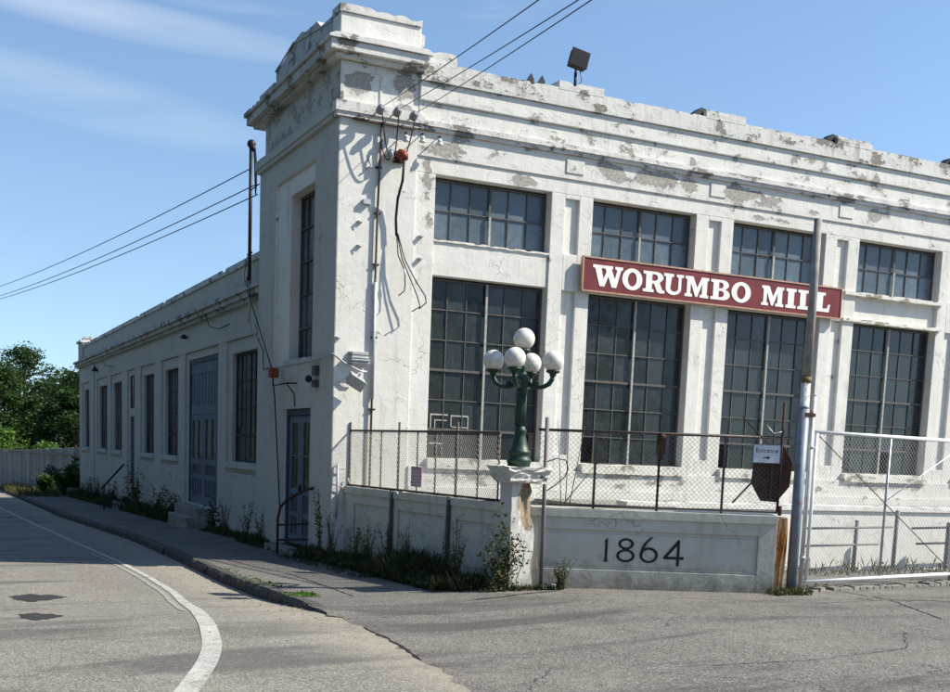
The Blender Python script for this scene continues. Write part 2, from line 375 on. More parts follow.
sheet('road', ysR, lambda y: (-13.0, curb_x(y) + (jag(y) if y < -5.5 else 0)), H_road, M_ROAD, 10)
ysD = frange(-60, -16, 2) + frange(-15.8, -6.2, .2)
sheet('driveway', ysD, lambda y: (curb_x(y)+jag(y)*.999, 45), H_walk, M_DRIVE, 40)
sheet('driveway', frange(-6.2, .3, .5), lambda y: (.55, 45), lambda x, y: H_walk(x, y), M_DRIVE, 30)
sheet('pavement', frange(-6.2, -5, .2)+frange(-4.5, 60, .5), lambda y: (curb_x(y), .549), H_walk, M_WALK, 8)
# kerb: rough granite stones with a face towards the road, fading out where the driveway meets it
mb = MB()
y = -7.7
while y < 66:
    L = R.uniform(1.1, 1.9); 
    y1 = min(y+L, 66); yy = frange(y+.012, y1-.012, .16); ring = []
    for q in yy:
        xc = curb_x(q); top = H_walk(xc, q) + .012 - .03*(1-smst(-7.6, -5.9, q)); bot = H_road(xc, q) - .05
        j = R.uniform(-.022, .022); e = R.uniform(0, .03)
        ring.append([mb.pt((xc-.045+j, q, bot)), mb.pt((xc-.03+j, q, top-.03-e)), mb.pt((xc+.01+j*.5, q, top+R.uniform(-.006,.006))), mb.pt((xc+.14, q, top+.002)), mb.pt((xc+.15, q, bot))])
    for a, b in zip(ring, ring[1:]):
        for k in range(4): mb.face((a[k], b[k], b[k+1], a[k+1]))
    mb.face(ring[0]); mb.face(ring[-1][::-1])
    y = y1
structure(mb.build('kerb', M_GRANITE))
# the land under and beyond everything
mb = MB(); n = 60; rows = []
xs = [-900,-400,-200,-100,-60,-40,-25,-18,-13.2,-9,0,9,18,30,45,60,100,200,400,900]; ysx = [-500,-200,-100,-61,-40,-20,0,20,40,60,66,72,80,90,110,140,200,400,900]
def H_land(x, y):
    z = PG(min(max(y, -60), 80)) - .45 - (0 if y < 64 else 2.2*smst(64, 84, y)) + 0
    if x > 46 or x < -13: z += .2
    return z
for y in ysx: rows.append([mb.pt((x, y, H_land(x, y))) for x in xs])
for a, b in zip(rows, rows[1:]):
    for i in range(len(xs)-1): mb.face((a[i], a[i+1], b[i+1], b[i]))
structure(mb.build('ground', M_GRASS))
# verges: raised strip left of the road
sheet('verge', frange(-60, 120, 3), lambda y: (-60, -13.0), lambda x, y: H_road(-13, y)+.03, M_GRASS, 4)
sheet('verge', frange(39.7, 64, 2), lambda y: (.549, 30), lambda x, y: PG(y)-.02, M_GRASS, 6)
# painted edge line
LN = [(-4.07,40),(-4.0,27.9),(-3.84,18.95),(-3.68,12.7),(-3.57,7.7),(-3.47,4.5),(-3.41,1.7),(-3.41,-.9),(-3.47,-3.3),(-3.72,-6.0),(-4.02,-8.0),(-4.28,-9.37),(-4.55,-10.34),(-4.84,-11.17),(-5.12,-11.95),(-5.6,-13.1),(-6.3,-14.5),(-7.2,-16),(-9,-18.5)]
def path_strip(name, pts, w, H, mat, off=.005, sub=.2, jit=0.):
    mb = MB(); P2 = []
    for (x0,y0),(x1,y1) in zip(pts, pts[1:]):
        n_ = max(1, int(math.hypot(x1-x0, y1-y0)/sub))
        for i in range(n_): P2.append((x0+(x1-x0)*i/n_, y0+(y1-y0)*i/n_))
    P2.append(pts[-1]); prev = None
    # smooth
    for _ in range(3): P2 = [P2[0]]+[((a[0]+2*b[0]+c[0])/4, (a[1]+2*b[1]+c[1])/4) for a, b, c in zip(P2, P2[1:], P2[2:])]+[P2[-1]]
    for i, (x, y) in enumerate(P2):
        a = P2[max(0,i-1)]; b = P2[min(len(P2)-1,i+1)]; dx, dy = b[0]-a[0], b[1]-a[1]; L = math.hypot(dx, dy) or 1
        ww = (w(y) if callable(w) else w)/2; ww *= 1+R.uniform(-jit, jit)
        nx_, ny_ = -dy/L*ww, dx/L*ww
        cur = [mb.pt((x+nx_*k, y+ny_*k, H(x+nx_*k, y+ny_*k)+off)) for k in (1, 0, -1)]
        if prev:
            for k in range(2): mb.face((prev[k], cur[k], cur[k+1], prev[k+1]))
        prev = cur
    return structure(mb.build(name, mat))
path_strip('road_line', LN, lambda y: .10+.09*smst(-1, -9, y), H_road, M_LINE, .006, jit=.015)
path_strip('road_line', [(x-.16, y) for x, y in LN[5:10]], lambda y: .07, H_road, M_LINEG, .005, jit=.3)
# dark spots and cracks, flush with the asphalt
def blob(name, cx, cy, rx, ry, H, mat, off):
    mb = MB(); n_ = 40; ph = R.random()*9
    c_ = mb.pt((cx, cy, H(cx, cy)+off)); rg = []
    for i in range(n_):
        a = 2*PI*i/n_; k = 1+.13*math.sin(3*a+ph)+.1*math.sin(7*a+ph*2)+R.uniform(-.10,.10)+(.12 if i in (0, 19, 20) else 0)
        x, y = cx+rx*k*math.cos(a), cy+ry*k*math.sin(a); rg.append(mb.pt((x, y, H(x, y)+off)))
    for i in range(n_): mb.face((c_, rg[i], rg[(i+1) % n_]))
    return structure(mb.build(name, mat))
blob('dark_patch', -5.38, -3.45, .32, .42, H_road, M_SPOT, .006); blob('dark_patch', -5.57, -6.08, .21, .5, H_road, M_SPOT, .006)
def crack(pts, w=.018, H=H_walk):
    P2 = []
    for (x0,y0),(x1,y1) in zip(pts, pts[1:]):
        n_ = max(1, int(math.hypot(x1-x0, y1-y0)/.07))
        for i in range(n_):
            t = i/n_; P2.append((x0+(x1-x0)*t+R.uniform(-.02,.02), y0+(y1-y0)*t+R.uniform(-.02,.02)))
    mb = MB(); prev = None
    for i, (x, y) in enumerate(P2):
        a = P2[max(0,i-1)]; b = P2[min(len(P2)-1,i+1)]; dx, dy = b[0]-a[0], b[1]-a[1]; L = math.hypot(dx, dy) or 1
        ww = w*R.uniform(.3, 1.2)*.5
        cur = [mb.pt((x-dy/L*ww*k, y+dx/L*ww*k, H(x, y)+.004)) for k in (1, -1)]
        if prev: mb.face((prev[0], cur[0], cur[1], prev[1]))
        prev = cur
    return structure(mb.build('asphalt_crack', M_BLACK))
crack([(-1.69,.83),(-1.56,-.92),(-1.37,-2.09),(-1.4,-3.76),(-1.48,-5.57)], .035)
crack([(-2.43,-8.5),(-2.49,-9.47),(-2.6,-10.26),(-2.69,-10.84)], .05)
crack([(5.91,-6.73),(5.72,-8.1),(4.6,-10.1)], .035); crack([(5.72,-8.1),(6.3,-8.3),(6.9,-8.9),(7.2,-9.6)], .05); crack([(3.13,-10.9),(2.12,-11.9),(.74,-12.17),(-1.2,-11.6)], .015)
crack([(1.3,-6.4),(2.6,-7.3),(4.2,-8.3),(5.72,-8.1)], .02); crack([(-.4,-6.6),(.6,-6.35),(1.4,-6.2)], .05)

def rough_block(mb, x0, x1, y0, y1, z0, z1, j, n=6, m=0, taper=0):
    g = {}
    def P(i, k, l):
        key = (i, k, l)
        if key not in g:
            tp = taper*(1-l/n)
            cx, cy = (x0+x1)/2, (y0+y1)/2
            x = x0+(x1-x0)*i/n; y = y0+(y1-y0)*k/n; x = cx+(x-cx)*(1-tp); y = cy+(y-cy)*(1-tp)
            g[key] = mb.pt((x+R.uniform(-j,j), y+R.uniform(-j,j), z0+(z1-z0)*l/n+R.uniform(-j,j)*.6))
        return g[key]
    for a in range(n):
        for b in range(n):
            mb.face((P(a,0,b),P(a+1,0,b),P(a+1,0,b+1),P(a,0,b+1)), m); mb.face((P(a,n,b+1),P(a+1,n,b+1),P(a+1,n,b),P(a,n,b)), m)
            mb.face((P(0,a,b+1),P(0,a+1,b+1),P(0,a+1,b),P(0,a,b)), m); mb.face((P(n,a,b),P(n,a+1,b),P(n,a+1,b+1),P(n,a,b+1)), m)
            mb.face((P(a,b+1,0),P(a+1,b+1,0),P(a+1,b,0),P(a,b,0)), m); mb.face((P(a,b,n),P(a+1,b,n),P(a+1,b+1,n),P(a,b+1,n)), m)
# ------------------------------------------------------------------ the mill
F = .04                                           # front wall plane
mill = thing('mill_building', (0,0,-.44), 'old white-painted brick and concrete mill with peeling paint, corner tower and long side wing', 'building')
XA = [1.90, 5.30, 8.75, 12.25, 15.70, 19.15]; XB = [4.36, 7.79, 11.27, 14.79, 18.2, 21.65]; XEND = 22.7
w = MB()
LZ0, LZ1, UZ0, UZ1 = 1.45, 4.86, 5.50, 6.67
w.box(1.5, XEND, -.07, .6, -1.0, .93); w.box(1.5, XEND, -.03, .6, .93, 1.30)      # plinth and band
piers = [(1.5, XA[0])] + [(XB[i], XA[i+1]) for i in range(5)] + [(XB[5], XEND)]
for i, (a, b) in enumerate(piers):
    if b-a < .6:
        w.box(a, b, F, .6, 1.30, UZ1); continue
    c = (a+b)/2; h = .16
    w.box(a, c-h, F, .6, 1.30, UZ1); w.box(c+h, b, F, .6, 1.30, UZ1)
    w.box(c-h, c+h, F+.075, .6, 1.62, LZ1-.02); w.box(c-h, c+h, F+.075, .6, UZ0+.04, UZ1-.08)
    w.box(c-h, c+h, F, .6, 1.30, 1.62); w.box(c-h, c+h, F, .6, LZ1-.02, UZ0+.04); w.box(c-h, c+h, F, .6, UZ1-.08, UZ1)
for i in range(6):
    a, b = XA[i], XB[i]
    w.box(a, b, F+(.10 if i else .03), .6, LZ1, UZ0)
    w.box(a, b, F+.02, .6, 1.30, LZ0-.05)
w.box(1.5, XEND, F, .6, UZ1, 6.95)
w.box(1.5, XEND, F-.03, .6, 6.95, 7.40)
w.box(XEND-.4, XEND, .6, 5.2, -1, 8.3); w.box(1.5, XEND, 4.9, 5.2, -1, 8.3)
for i in range(1, 6):
    c = (XB[i-1]+XA[i])/2; w.box(c-.2, c+.2, F-.05, F-.03, 7.06, 7.33)
w.build('wall', M_FRONT, mill, bevel=.012)
w = MB()
w.strip_h(1.5, XEND, F-.09, .5, 7.40, 7.47, .004, m=0, jb=.004); w.strip_h(1.5, XEND, F-.13, .5, 7.47, 7.56, .006, m=0, jb=.004, chip=.04)
w.build('cornice', M_FTRIM, mill)
w = MB()
w.box(1.5, XEND, F-.05, .45, 7.56, 7.90); w.box(1.5, XEND, F-.10, .45, 7.905, 8.24)
w.build('parapet', M_FRONT, mill, bevel=.015)
w = MB()
w.strip_h(1.5, XEND, F-.15, .45, 8.243, 8.57, .012, .07, chip=.09)
w.strip_h(1.5, 2.2, F-.10, .45, 8.565, 8.74, .05, chip=.2)
for i in range(1, 6):
    c = (XB[i-1]+XA[i])/2; w.strip_h(c-.50, c+.50, F-.153, .40, 8.54, 8.70, .008, chip=.06)
w.build('coping', M_COPE, mill)
w = MB(); w.box(.6, XEND-.1, .45, 4.9, 8.1, 8.2); w.box(.9, 14, 5.2, 39.2, 5.2, 5.3); w.build('roof', M_ROOF, mill)
# tilted sections
def sill(a, b, y0, y1, z0, z1, parent, mat=M_SILL, name='sill', axis='x'):
    mb = MB()
    if axis == 'x': mb.strip_h(a, b, y0, y1, z0, z1, .008, .09, jb=.008, chip=.1)
    else: mb.strip_h(a, b, y0, y1, z0, z1, .008, .09, jb=.006, axis='y', chip=.1)
    return mb.build(name, mat, parent)
# industrial steel sash
def sash(a, b, z0, z1, y, cols, rows, thick, glass, broken=()):
    mb = MB(); cw = (b-a)/cols; rh = (z1-z0)/rows
    mb.box(a, a+.035, y-.03, y+.03, z0, z1); mb.box(b-.035, b, y-.03, y+.03, z0, z1)
    mb.box(a+.035, b-.035, y-.03, y+.03, z0, z0+.035); mb.box(a+.035, b-.035, y-.03, y+.03, z1-.035, z1)
    mid = cols//2
    for i in range(1, cols):
        x = a+cw*i
        if i != mid: mb.box(x-.009, x+.009, y-.018, y+.012, z0+.035, z1-.035)
    for j in range(1, rows):
        z = z1-rh*j; t_ = .024 if j in thick else .010
        mb.box(a+.035, b-.035, y-(.036 if j in thick else .022), y+.008, z-t_, z+t_)
    fr = mb.build('window', M_MUNT, mill, )
    mm = MB(); x = a+cw*mid
    mm.box(x-.021, x+.021, y-.07, y-.037, z0+.005, z1-.02 if rows > 2 else z0+rh*1.0); 
    if rows <= 2: mm.box(x-.022, x+.022, y-.05, y-.037, z0+rh, z1-.02, 1)  # upper half in dark sash colour: shade of the window head painted on
    mm.build('mullion', [M_MULL, M_MUNT], fr)
    g = MB()
    for i in range(cols):
        for j in range(rows):
            if (i, j) in broken: continue
            x0, x1 = a+cw*i, a+cw*(i+1); q0, q1 = z1-rh*(j+1), z1-rh*j
            e = [R.uniform(-.004, .004) for _ in range(3)]
            ids = [g.pt((x0, y+.004+e[0], q0)), g.pt((x1, y+.004+e[1], q0)), g.pt((x1, y+.004+e[1]+e[2], q1)), g.pt((x0, y+.004+e[0]+e[2], q1))]
            g.face(ids)
    g.build('pane', glass, fr)
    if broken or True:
        k = MB(); k.box(a, b, y+.35, y+.37, z0, z1); k.build('dark_backing', M_DARK, fr)  # dark sheet behind the panes in place of an interior
    return fr
GY = .28
for i in range(6):
    a, b = XA[i], XB[i]
    bro = {0: [(5, 5)], 1: [(0, 5)], 2: [(0, 5)], 3: [(3,5)]}.get(i, [])
    lo = sash(a+.01, b-.01, LZ0, LZ1-.03, GY, 6, 6, (3, 5) if i != 1 else (3,), M_GLASSL, bro)
    sill(a-.02, b+.02, -.08, .30, 1.27, LZ0+.005, lo)
    up = sash(a+.01, b-.01, UZ0+.02, UZ1-.03, GY, 6, 2, (), M_GLASSU)
    if i > 2:
        sill(a-.35, b+.12, F-.06, .27, UZ0-.07, UZ0+.015, up); sill(a-.35 if i == 3 else a-.12, b+.12, F-.05, .2, LZ1-.01, LZ1+.06, up, name='lintel_ledge')
    else:
        sill(a, b, F+.0, .27, UZ0-.02, UZ0+.015, up)
    if i == 0:   # scrap frames standing behind the lower panes
        k = MB()
        k.box(2.05, 2.42, GY-.012, GY-.002, 2.28, 2.31); k.box(2.05, 2.07, GY-.012, GY-.002, 1.98, 2.28); k.box(2.14, 2.16, GY-.012, GY-.002, 1.98, 2.2); k.box(2.16, 2.4, GY-.012, GY-.002, 2.18, 2.2)
        k.build('taped_outline', M_MULL, lo); k = MB()
        k.box(2.48, 2.86, GY-.012, GY-.002, 2.27, 2.30); k.box(2.84, 2.86, GY-.012, GY-.002, 2.0, 2.27); k.box(2.48, 2.5, GY-.012, GY-.002, 2.08, 2.27); k.box(2.5, 2.84, GY-.012, GY-.002, 2.06, 2.08)
        k.build('taped_outline', M_MULL, lo); k = MB()
        k.box(2.05, 2.34, GY-.012, GY-.002, 1.73, 1.76); k.box(2.3, 2.32, GY-.012, GY-.002, 1.5, 1.73)
        k.build('taped_outline', M_MULL, lo)

# ---- tower
TY = 5.30
w = MB()
w.box(0, 1.5, 0, .5, -1.2, 7.40)                                # front pier
w.box(0, .5, .5, 1.33, -1.2, 7.40)                              # left side, near jamb
w.box(0, .5, 1.33, 3.13, 2.33, 3.22); w.box(0, .5, 3.13, 4.05, -1.2, 3.22)
w.box(.06, .5, 1.33, 1.41, 3.22, 6.95); w.box(.06, .5, 1.41, 3.12, 3.22, 3.30); w.box(.06, .5, 1.41, 3.12, 6.58, 6.95); w.box(.06, .5, 3.12, 4.05, 3.22, 6.95)
w.box(0, .5, 1.33, 4.05, 6.95, 7.40); w.box(0, .5, 4.05, TY, -1.2, 7.40)
w.box(.5, 1.5, TY-.4, TY, -1, 8.4); w.box(.5, .6, .5, TY-.4, -1, 2.33)
w.box(0, 1.5, 0, TY-.4, 7.66, 8.36)
w.build('tower_wall', [M_TOWER], mill, bevel=.015)
# thin coat of darker, pitted paint on the left face: shade put into its colour
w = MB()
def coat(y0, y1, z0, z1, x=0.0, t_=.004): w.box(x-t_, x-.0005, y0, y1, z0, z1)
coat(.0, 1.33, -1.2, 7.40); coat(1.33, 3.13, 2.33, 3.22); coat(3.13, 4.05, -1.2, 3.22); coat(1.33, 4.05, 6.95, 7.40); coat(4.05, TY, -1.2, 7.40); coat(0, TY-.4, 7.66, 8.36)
w.build('shade_coat', M_SIDE, mill)
w = MB()
w.strip_h(-.07, 1.58, -.07, .2, 7.40, 7.48, .003); w.strip_h(-.10, 1.60, -.10, .2, 7.48, 7.655, .008, chip=.06)
w.build('belt_course', M_FTRIM, mill)
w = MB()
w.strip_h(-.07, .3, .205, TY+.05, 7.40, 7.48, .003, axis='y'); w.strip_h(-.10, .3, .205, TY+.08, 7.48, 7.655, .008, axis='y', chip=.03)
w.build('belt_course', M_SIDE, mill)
# frieze panel frames on the front
w = MB()
w.box(.06, .74, -.016, -.001, 8.20, 8.33); w.box(.0, .06, -.016, -.001, 7.7, 8.33); w.box(.74, .78, -.016, -.001, 7.72, 8.2, 0); w.box(.86, 1.5, -.014, -.001, 8.27, 8.33)
w.build('frieze_frame', M_FTRIM, mill)
# cornice of the tower: three stepped mouldings
w = MB()
w.strip_h(-.14, 1.56, -.14, .4, 8.36, 8.44, .003); w.strip_h(-.26, 1.60, -.26, .4, 8.44, 8.60, .006, chip=.03); w.strip_h(-.31, 1.64, -.31, .4, 8.61, 8.70, .010, chip=.1)
w.build('cornice', M_FTRIM, mill)
w = MB()
w.strip_h(-.14, .4, .405, TY+.12, 8.36, 8.44, .004, axis='y'); w.strip_h(-.26, .4, .405, TY+.24, 8.44, 8.60, .006, axis='y', chip=.02); w.strip_h(-.31, .4, .405, TY+.31, 8.61, 8.70, .012, axis='y', chip=.15)
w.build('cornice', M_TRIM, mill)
w = MB(); w.box(-.03, 1.5, -.03, .4, 8.70, 9.14); w.build('parapet', M_TOWER, mill, bevel=.015)
w = MB(); w.strip_h(-.05, 1.50, -.06, .4, 9.145, 9.26, .018, chip=.35); w.strip_h(1.50, 1.58, 0.0, .2, 8.85, 9.05, .03, chip=.2); w.build('coping', M_COPE, mill)
# pediment-like left parapet
T_left = Matrix(((0,1,0,0),(-1,0,0,0),(0,0,1,0),(0,0,0,1)))   # local x -> -y world ; local y -> x world
w = MB(T_left)
w.prism([(-TY,8.70),(-.404,8.70),(-.404,9.22),(-1.15,9.24),(-1.4,9.40),(-2.1,9.42),(-2.35,9.50),(-2.85,9.46),(-3.5,9.30),(-4.1,9.24),(-4.1,9.02),(-TY,9.02)], -.02, .38)
w.prism([(-4.12,9.20),(-2.85,9.40),(-.41,9.10),(-.41,9.13),(-2.85,9.45),(-4.12,9.24)], -.045, -.021)
w.box(-TY-.02, -4.14, -.045, -.021, 8.94, 9.03)
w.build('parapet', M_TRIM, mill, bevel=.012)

# tower window, steel sash with tall narrow lights
def side_window(y0, y1, z0, z1, x, cols, rows, thick=(), slats=0, glass=M_GLASSL, bars=M_MUNT):
    mb = MB(); cw = (y1-y0)/cols; rh = (z1-z0)/rows
    mb.box(x-.03, x+.03, y0, y0+.04, z0, z1); mb.box(x-.03, x+.03, y1-.04, y1, z0, z1)
    mb.box(x-.03, x+.03, y0+.04, y1-.04, z0, z0+.05); mb.box(x-.03, x+.03, y0+.04, y1-.04, z1-.05, z1)
    for i in range(1, cols): mb.box(x-.02, x+.01, y0+cw*i-.015, y0+cw*i+.015, z0+.05, z1-.05)
    for j in range(1, rows): 
        t_ = .03 if j in thick else .013; mb.box(x-.035, x+.008, y0+.04, y1-.04, z1-rh*j-t_, z1-rh*j+t_)
    fr = mb.build('window', bars, mill)
    g = MB()
    for i in range(cols):
        for j in range(rows):
            e = R.uniform(-.006, .006); e2 = R.uniform(-.004,.004)
            g.face([g.pt((x+.004+e, y0+cw*(i+1), z1-rh*(j+1))), g.pt((x+.004, y0+cw*i, z1-rh*(j+1))), g.pt((x+.004+e2, y0+cw*i, z1-rh*j)), g.pt((x+.004+e+e2, y0+cw*(i+1), z1-rh*j))])
    g.build('pane', glass, fr)
    if slats:
        s_ = MB()
        for i in range(slats):
            yy = y0+.06+(y1-y0-.12)*i/slats; s_.box(x-.012-.004*(i % 2), x-.006, yy, yy+(y1-y0)/slats*R.uniform(.45,.9), z0+(z1-z0)*R.choice((.05,.33,.33)), z1-.06)
        s_.build('boarding', M_CURT, fr)
    return fr
M_CURT = m_plain('grey_boarding', (.085,.085,.082), .8, 0, .5, 4)
tw = side_window(1.42, 3.11, 3.31, 6.57, .30, 4, 5, (4,), glass=m_glass('tower_window_glass', (.05,.07,.10), (.13,.17,.22), .5, .12))
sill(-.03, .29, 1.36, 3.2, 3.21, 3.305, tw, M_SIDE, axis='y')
# tower double door with glass lights
def panel_door(y0, y1, z0, z1, x, light, parent=None, tall=.5):
    mb = MB(); cy = (y0+y1)/2
    mb.box(x-.04, x+.04, y0, y0+.10, z0, z1, 1); mb.box(x-.04, x+.04, y1-.10, y1, z0, z1, 1); mb.box(x-.04, x+.04, y0+.10, y1-.10, z1-.12, z1, 1)
    for a, b in ((y0+.11, cy-.01), (cy+.01, y1-.11)):
        zm = z0+(z1-z0)*(1-tall); zt = z1-.13; st = .16
        mb.box(x, x+.05, a, a+st, z0+.03, zt); mb.box(x, x+.05, b-st, b, z0+.03, zt)
        mb.box(x, x+.05, a+st, b-st, zt-.14, zt); mb.box(x, x+.05, a+st, b-st, zm-.12, zm)
        mb.box(x, x+.05, a+st, b-st, z0+.03, z0+.22); mb.box(x+.02, x+.045, a+st, b-st, z0+.22, zm-.12, 1)
        k = (zm-.12+z0+.22)/2; mb.box(x+.004, x+.045, a+st, b-st, k-.05, k+.05)
        for yy in frange(a+st, b-st, (b-a-2*st)/3)[1:-1]: mb.box(x+.012, x+.03, yy-.02, yy+.02, z0+.22, k-.05)
        mb.box(x+.006, x+.02, a+st, b-st, (zm+zt-.14)/2-.015, (zm+zt-.14)/2+.015)
    d = mb.build('door', [M_DOOR, M_DOORD], mill)
    g = MB()
    for a, b in ((y0+.11+.16, cy-.17), (cy+.17, y1-.27)): g.box(x+.022, x+.03, a, b, z0+(z1-z0)*(1-tall), z1-.27)
    g.build('glazing', light, d)
    h = MB(); h.box(x-.045, x-.001, cy-.07, cy-.045, z0+(z1-z0)*(1-tall)-.10, z0+(z1-z0)*(1-tall)+.08); h.build('handle', M_BLACKM, d)
    return d
panel_door(1.34, 3.12, -.42, 2.32, .09, m_glass('door_light_glass', (.03,.035,.03), (.14,.14,.10), .6, .1), tall=.58)

# ---- the wing
M_GLASSW = m_glass('sooty_window_glass', (.016,.018,.02), (.06,.062,.06), .4, .38)
WX = .25
rec = [(5.72, 9.31, 'w'), (10.17, 14.45, 'd'), (15.30, 18.19, 'w'), (19.35, 22.15, 'w'), (23.39, 25.03, 'n'), (26.27, 29.29, 'w'), (30.22, 33.43, 'w'), (35.87, 38.51, 'w')]
WT = 4.13; YE = 39.6
w = MB()
edges = [TY] + [e for a, b, k in rec for e in (a, b)] + [YE]
for i in range(0, len(edges), 2): w.box(WX, .9, edges[i], edges[i+1], -2.0, WT)
w.box(WX, .9, TY, YE, WT, 4.95)
for a, b, k in rec:
    if k == 'w':
        m_ = .42; w.box(WX, .9, a, b, -2.0, .86); w.box(WX+.06, .9, a, b, .86, 1.12)
        w.box(WX+.06, .9, a, a+m_, 1.12, WT); w.box(WX+.06, .9, b-m_, b, 1.12, WT); w.box(WX+.06, .9, a+m_, b-m_, 3.80, WT)
    elif k == 'd':
        w.box(WX, .9, a, b, -2.0, -.17); w.box(WX+.06, .9, a, a+.3, -.17, WT); w.box(WX+.06, .9, b-.32, b, -.17, WT); w.box(WX+.06, .9, a+.3, b-.32, 3.92, WT)
    else:
        w.box(WX, .9, a, b, -2.0, -.65); w.box(WX+.06, .9, a, a+.3, -.65, WT); w.box(WX+.06, .9, b-.3, b, -.65, WT); w.box(WX+.06, .9, a+.3, b-.3, 2.42, 2.72); w.box(WX+.06, .9, a+.3, b-.3, 3.92, WT)
w.box(.2, WX, 34.1, 35.1, -2, 4.9); w.box(.9, 14, YE-.5, YE, -2, 5.2); w.box(13.5, 14, TY, YE-.5, -2, 5.2)
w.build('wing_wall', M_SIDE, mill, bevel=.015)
w = MB(); w.strip_h(.14, .6, TY, YE+.12, 4.86, 4.95, .004, axis='y', step=.3)
w.strip_h(.05, .6, TY, YE+.2, 4.955, 5.07, .005, axis='y', step=.2); w.strip_h(-.02, .6, TY, YE+.26, 5.075, 5.17, .018, axis='y', step=.13, chip=.25)
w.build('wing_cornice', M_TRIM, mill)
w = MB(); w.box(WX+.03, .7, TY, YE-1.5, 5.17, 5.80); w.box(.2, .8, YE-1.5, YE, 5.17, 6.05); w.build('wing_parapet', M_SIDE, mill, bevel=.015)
w = MB(); w.strip_h(WX-.02, .75, TY, YE-1.52, 5.80, 5.94, .006, axis='y', step=.25, chip=.05)
w.box(.12, .88, YE-1.58, YE+.08, 6.05, 6.15); w.prism([(.25,6.15),(.75,6.15),(.62,6.34),(.38,6.34)], YE-1.4, YE-.1); w.build('wing_coping', M_COPE, mill)
for n_, (a, b, k) in enumerate(rec):
    if k == 'w':
        fr = side_window(a+.43, b-.43, 1.13, 3.79, .44, 4 if n_ else 3, 4, (3,), slats=6, bars=M_DARK, glass=M_GLASSW)
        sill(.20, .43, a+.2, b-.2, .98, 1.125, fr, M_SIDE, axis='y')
    elif k == 'n':
        side_window(a+.31, b-.31, 2.73, 3.91, .37, 2, 1, bars=M_DARK)
        mb = MB(); mb.box(.37, .42, a+.3, b-.3, -.65, 2.41, 1); mb.box(.35, .37, a+.35, a+.5, -.6, 2.36); mb.box(.35, .37, b-.5, b-.35, -.6, 2.36); mb.box(.35, .37, a+.5, b-.5, 1.0, 1.2); mb.build('door', [M_DOORD, M_DOORD], mill)
# big blue loading doors
a, b = 10.48, 14.12; x = .35; z0, z1 = -.16, 3.90
mb = MB(); cy = (a+b)/2
mb.box(x-.03, x+.05, a, a+.13, z0, z1, 1); mb.box(x-.03, x+.05, b-.13, b, z0, z1, 1); mb.box(x-.03, x+.05, a+.13, b-.13, z1-.1, z1, 1)
mb.box(x, x+.05, a+.14, b-.14, 3.50, 3.80); mb.box(x, x+.05, a+.14, b-.14, 2.36, 2.62)
ys_ = frange(a+.14, b-.14, .38)
for i, yy in enumerate(ys_[:-1]):
    mb.box(x+.01, x+.045, yy+.05, ys_[i+1]-.05, 2.62, 3.50)
mb.box(x+.02, x+.055, a+.14, b-.14, 2.62, 3.50, 1)
for q0, q1 in ((a+.14, cy-.02), (cy+.02, b-.14)):
    st = .2; c_ = (q0+q1)/2
    mb.box(x, x+.05, q0, q0+st, z0, 2.35); mb.box(x, x+.05, q1-st, q1, z0, 2.35); mb.box(x+.001, x+.05, c_-.1, c_+.1, 1.1, 2.35)
    for k0, k1 in ((2.2, 2.35), (.95, 1.12), (.55, .68), (-.16, .05)): mb.box(x+.002, x+.049, q0+st, q1-st, k0, k1)
    mb.box(x+.025, x+.045, q0+st, q1-st, .05, .95, 1)
    for yy in frange(q0+st, q1-st, .28)[1:-1]: mb.box(x+.008, x+.024, yy-.055, yy+.055, .05, .55)
dd = mb.build('loading_door', [M_DOOR, M_DOORD], mill)
g = MB(); g.box(x+.03, x+.04, a+.3, b-.3, 1.12, 2.2); g.build('glazing', m_glass('loading_glass', (.02,.02,.02), (.2,.2,.16), .5, .08), dd)
# steps of the wing doors
mb = MB(); z = PG(12)-.1
rough_block(mb, -.12, .24, 11.0, 14.0, -1.3, -.20, .012, 5); rough_block(mb, -.36, -.125, 11.2, 13.7, -1.3, -.46, .015, 5); mb.build('doorstep', M_CONC, mill, bevel=.02)
mb = MB(); mb.box(-.3, .24, 23.4, 25.0, -1.8, -.75); mb.build('doorstep', M_CONC, mill, bevel=.02)
mb = MB(); mb.box(-.35, -.01, 1.2, 3.25, -1.0, -.44); mb.build('doorstep', M_CONC, mill, bevel=.02)
# ------------------------------------------------------------------ writing helpers
def mesh_from_curve(cu, name, mat, M, parent, extrude):
    cu.extrude = extrude; ob = bpy.data.objects.new('tmp', cu); COL.objects.link(ob)
    bpy.context.view_layer.update(); dg = bpy.context.evaluated_depsgraph_get()
    me = bpy.data.meshes.new_from_object(ob.evaluated_get(dg)); me.name = name
    bpy.data.objects.remove(ob); me.transform(M); me.materials.clear(); me.materials.append(mat)
    o = bpy.data.objects.new(name, me); COL.objects.link(o)
    if parent: o.parent = parent; o.location = -wloc(parent)
    return o
def poly_curve(polys):
    cu = bpy.data.curves.new('c', 'CURVE'); cu.dimensions = '2D'; cu.fill_mode = 'BOTH'
    for p in polys:
        s = cu.splines.new('POLY'); s.points.add(len(p)-1); s.use_cyclic_u = True
        for i, (x, y) in enumerate(p): s.points[i].co = (x, y, 0, 1)
    return cu
def text_curve(body, size, align='CENTER'):
    cu = bpy.data.curves.new('t', 'FONT'); cu.body = body; cu.size = size; cu.align_x = align; cu.align_y = 'CENTER'; return cu
UPR = Matrix(((1,0,0,0),(0,0,-1,0),(0,1,0,0),(0,0,0,1)))        # xy text -> xz plane facing -y
def ell(cx, cy, rx, ry, n=36, a0=0, a1=360): return [(cx+rx*math.cos(rad(a0+(a1-a0)*i/n)), cy+ry*math.sin(rad(a0+(a1-a0)*i/n))) for i in range(n+(0 if a1-a0 == 360 else 1))]
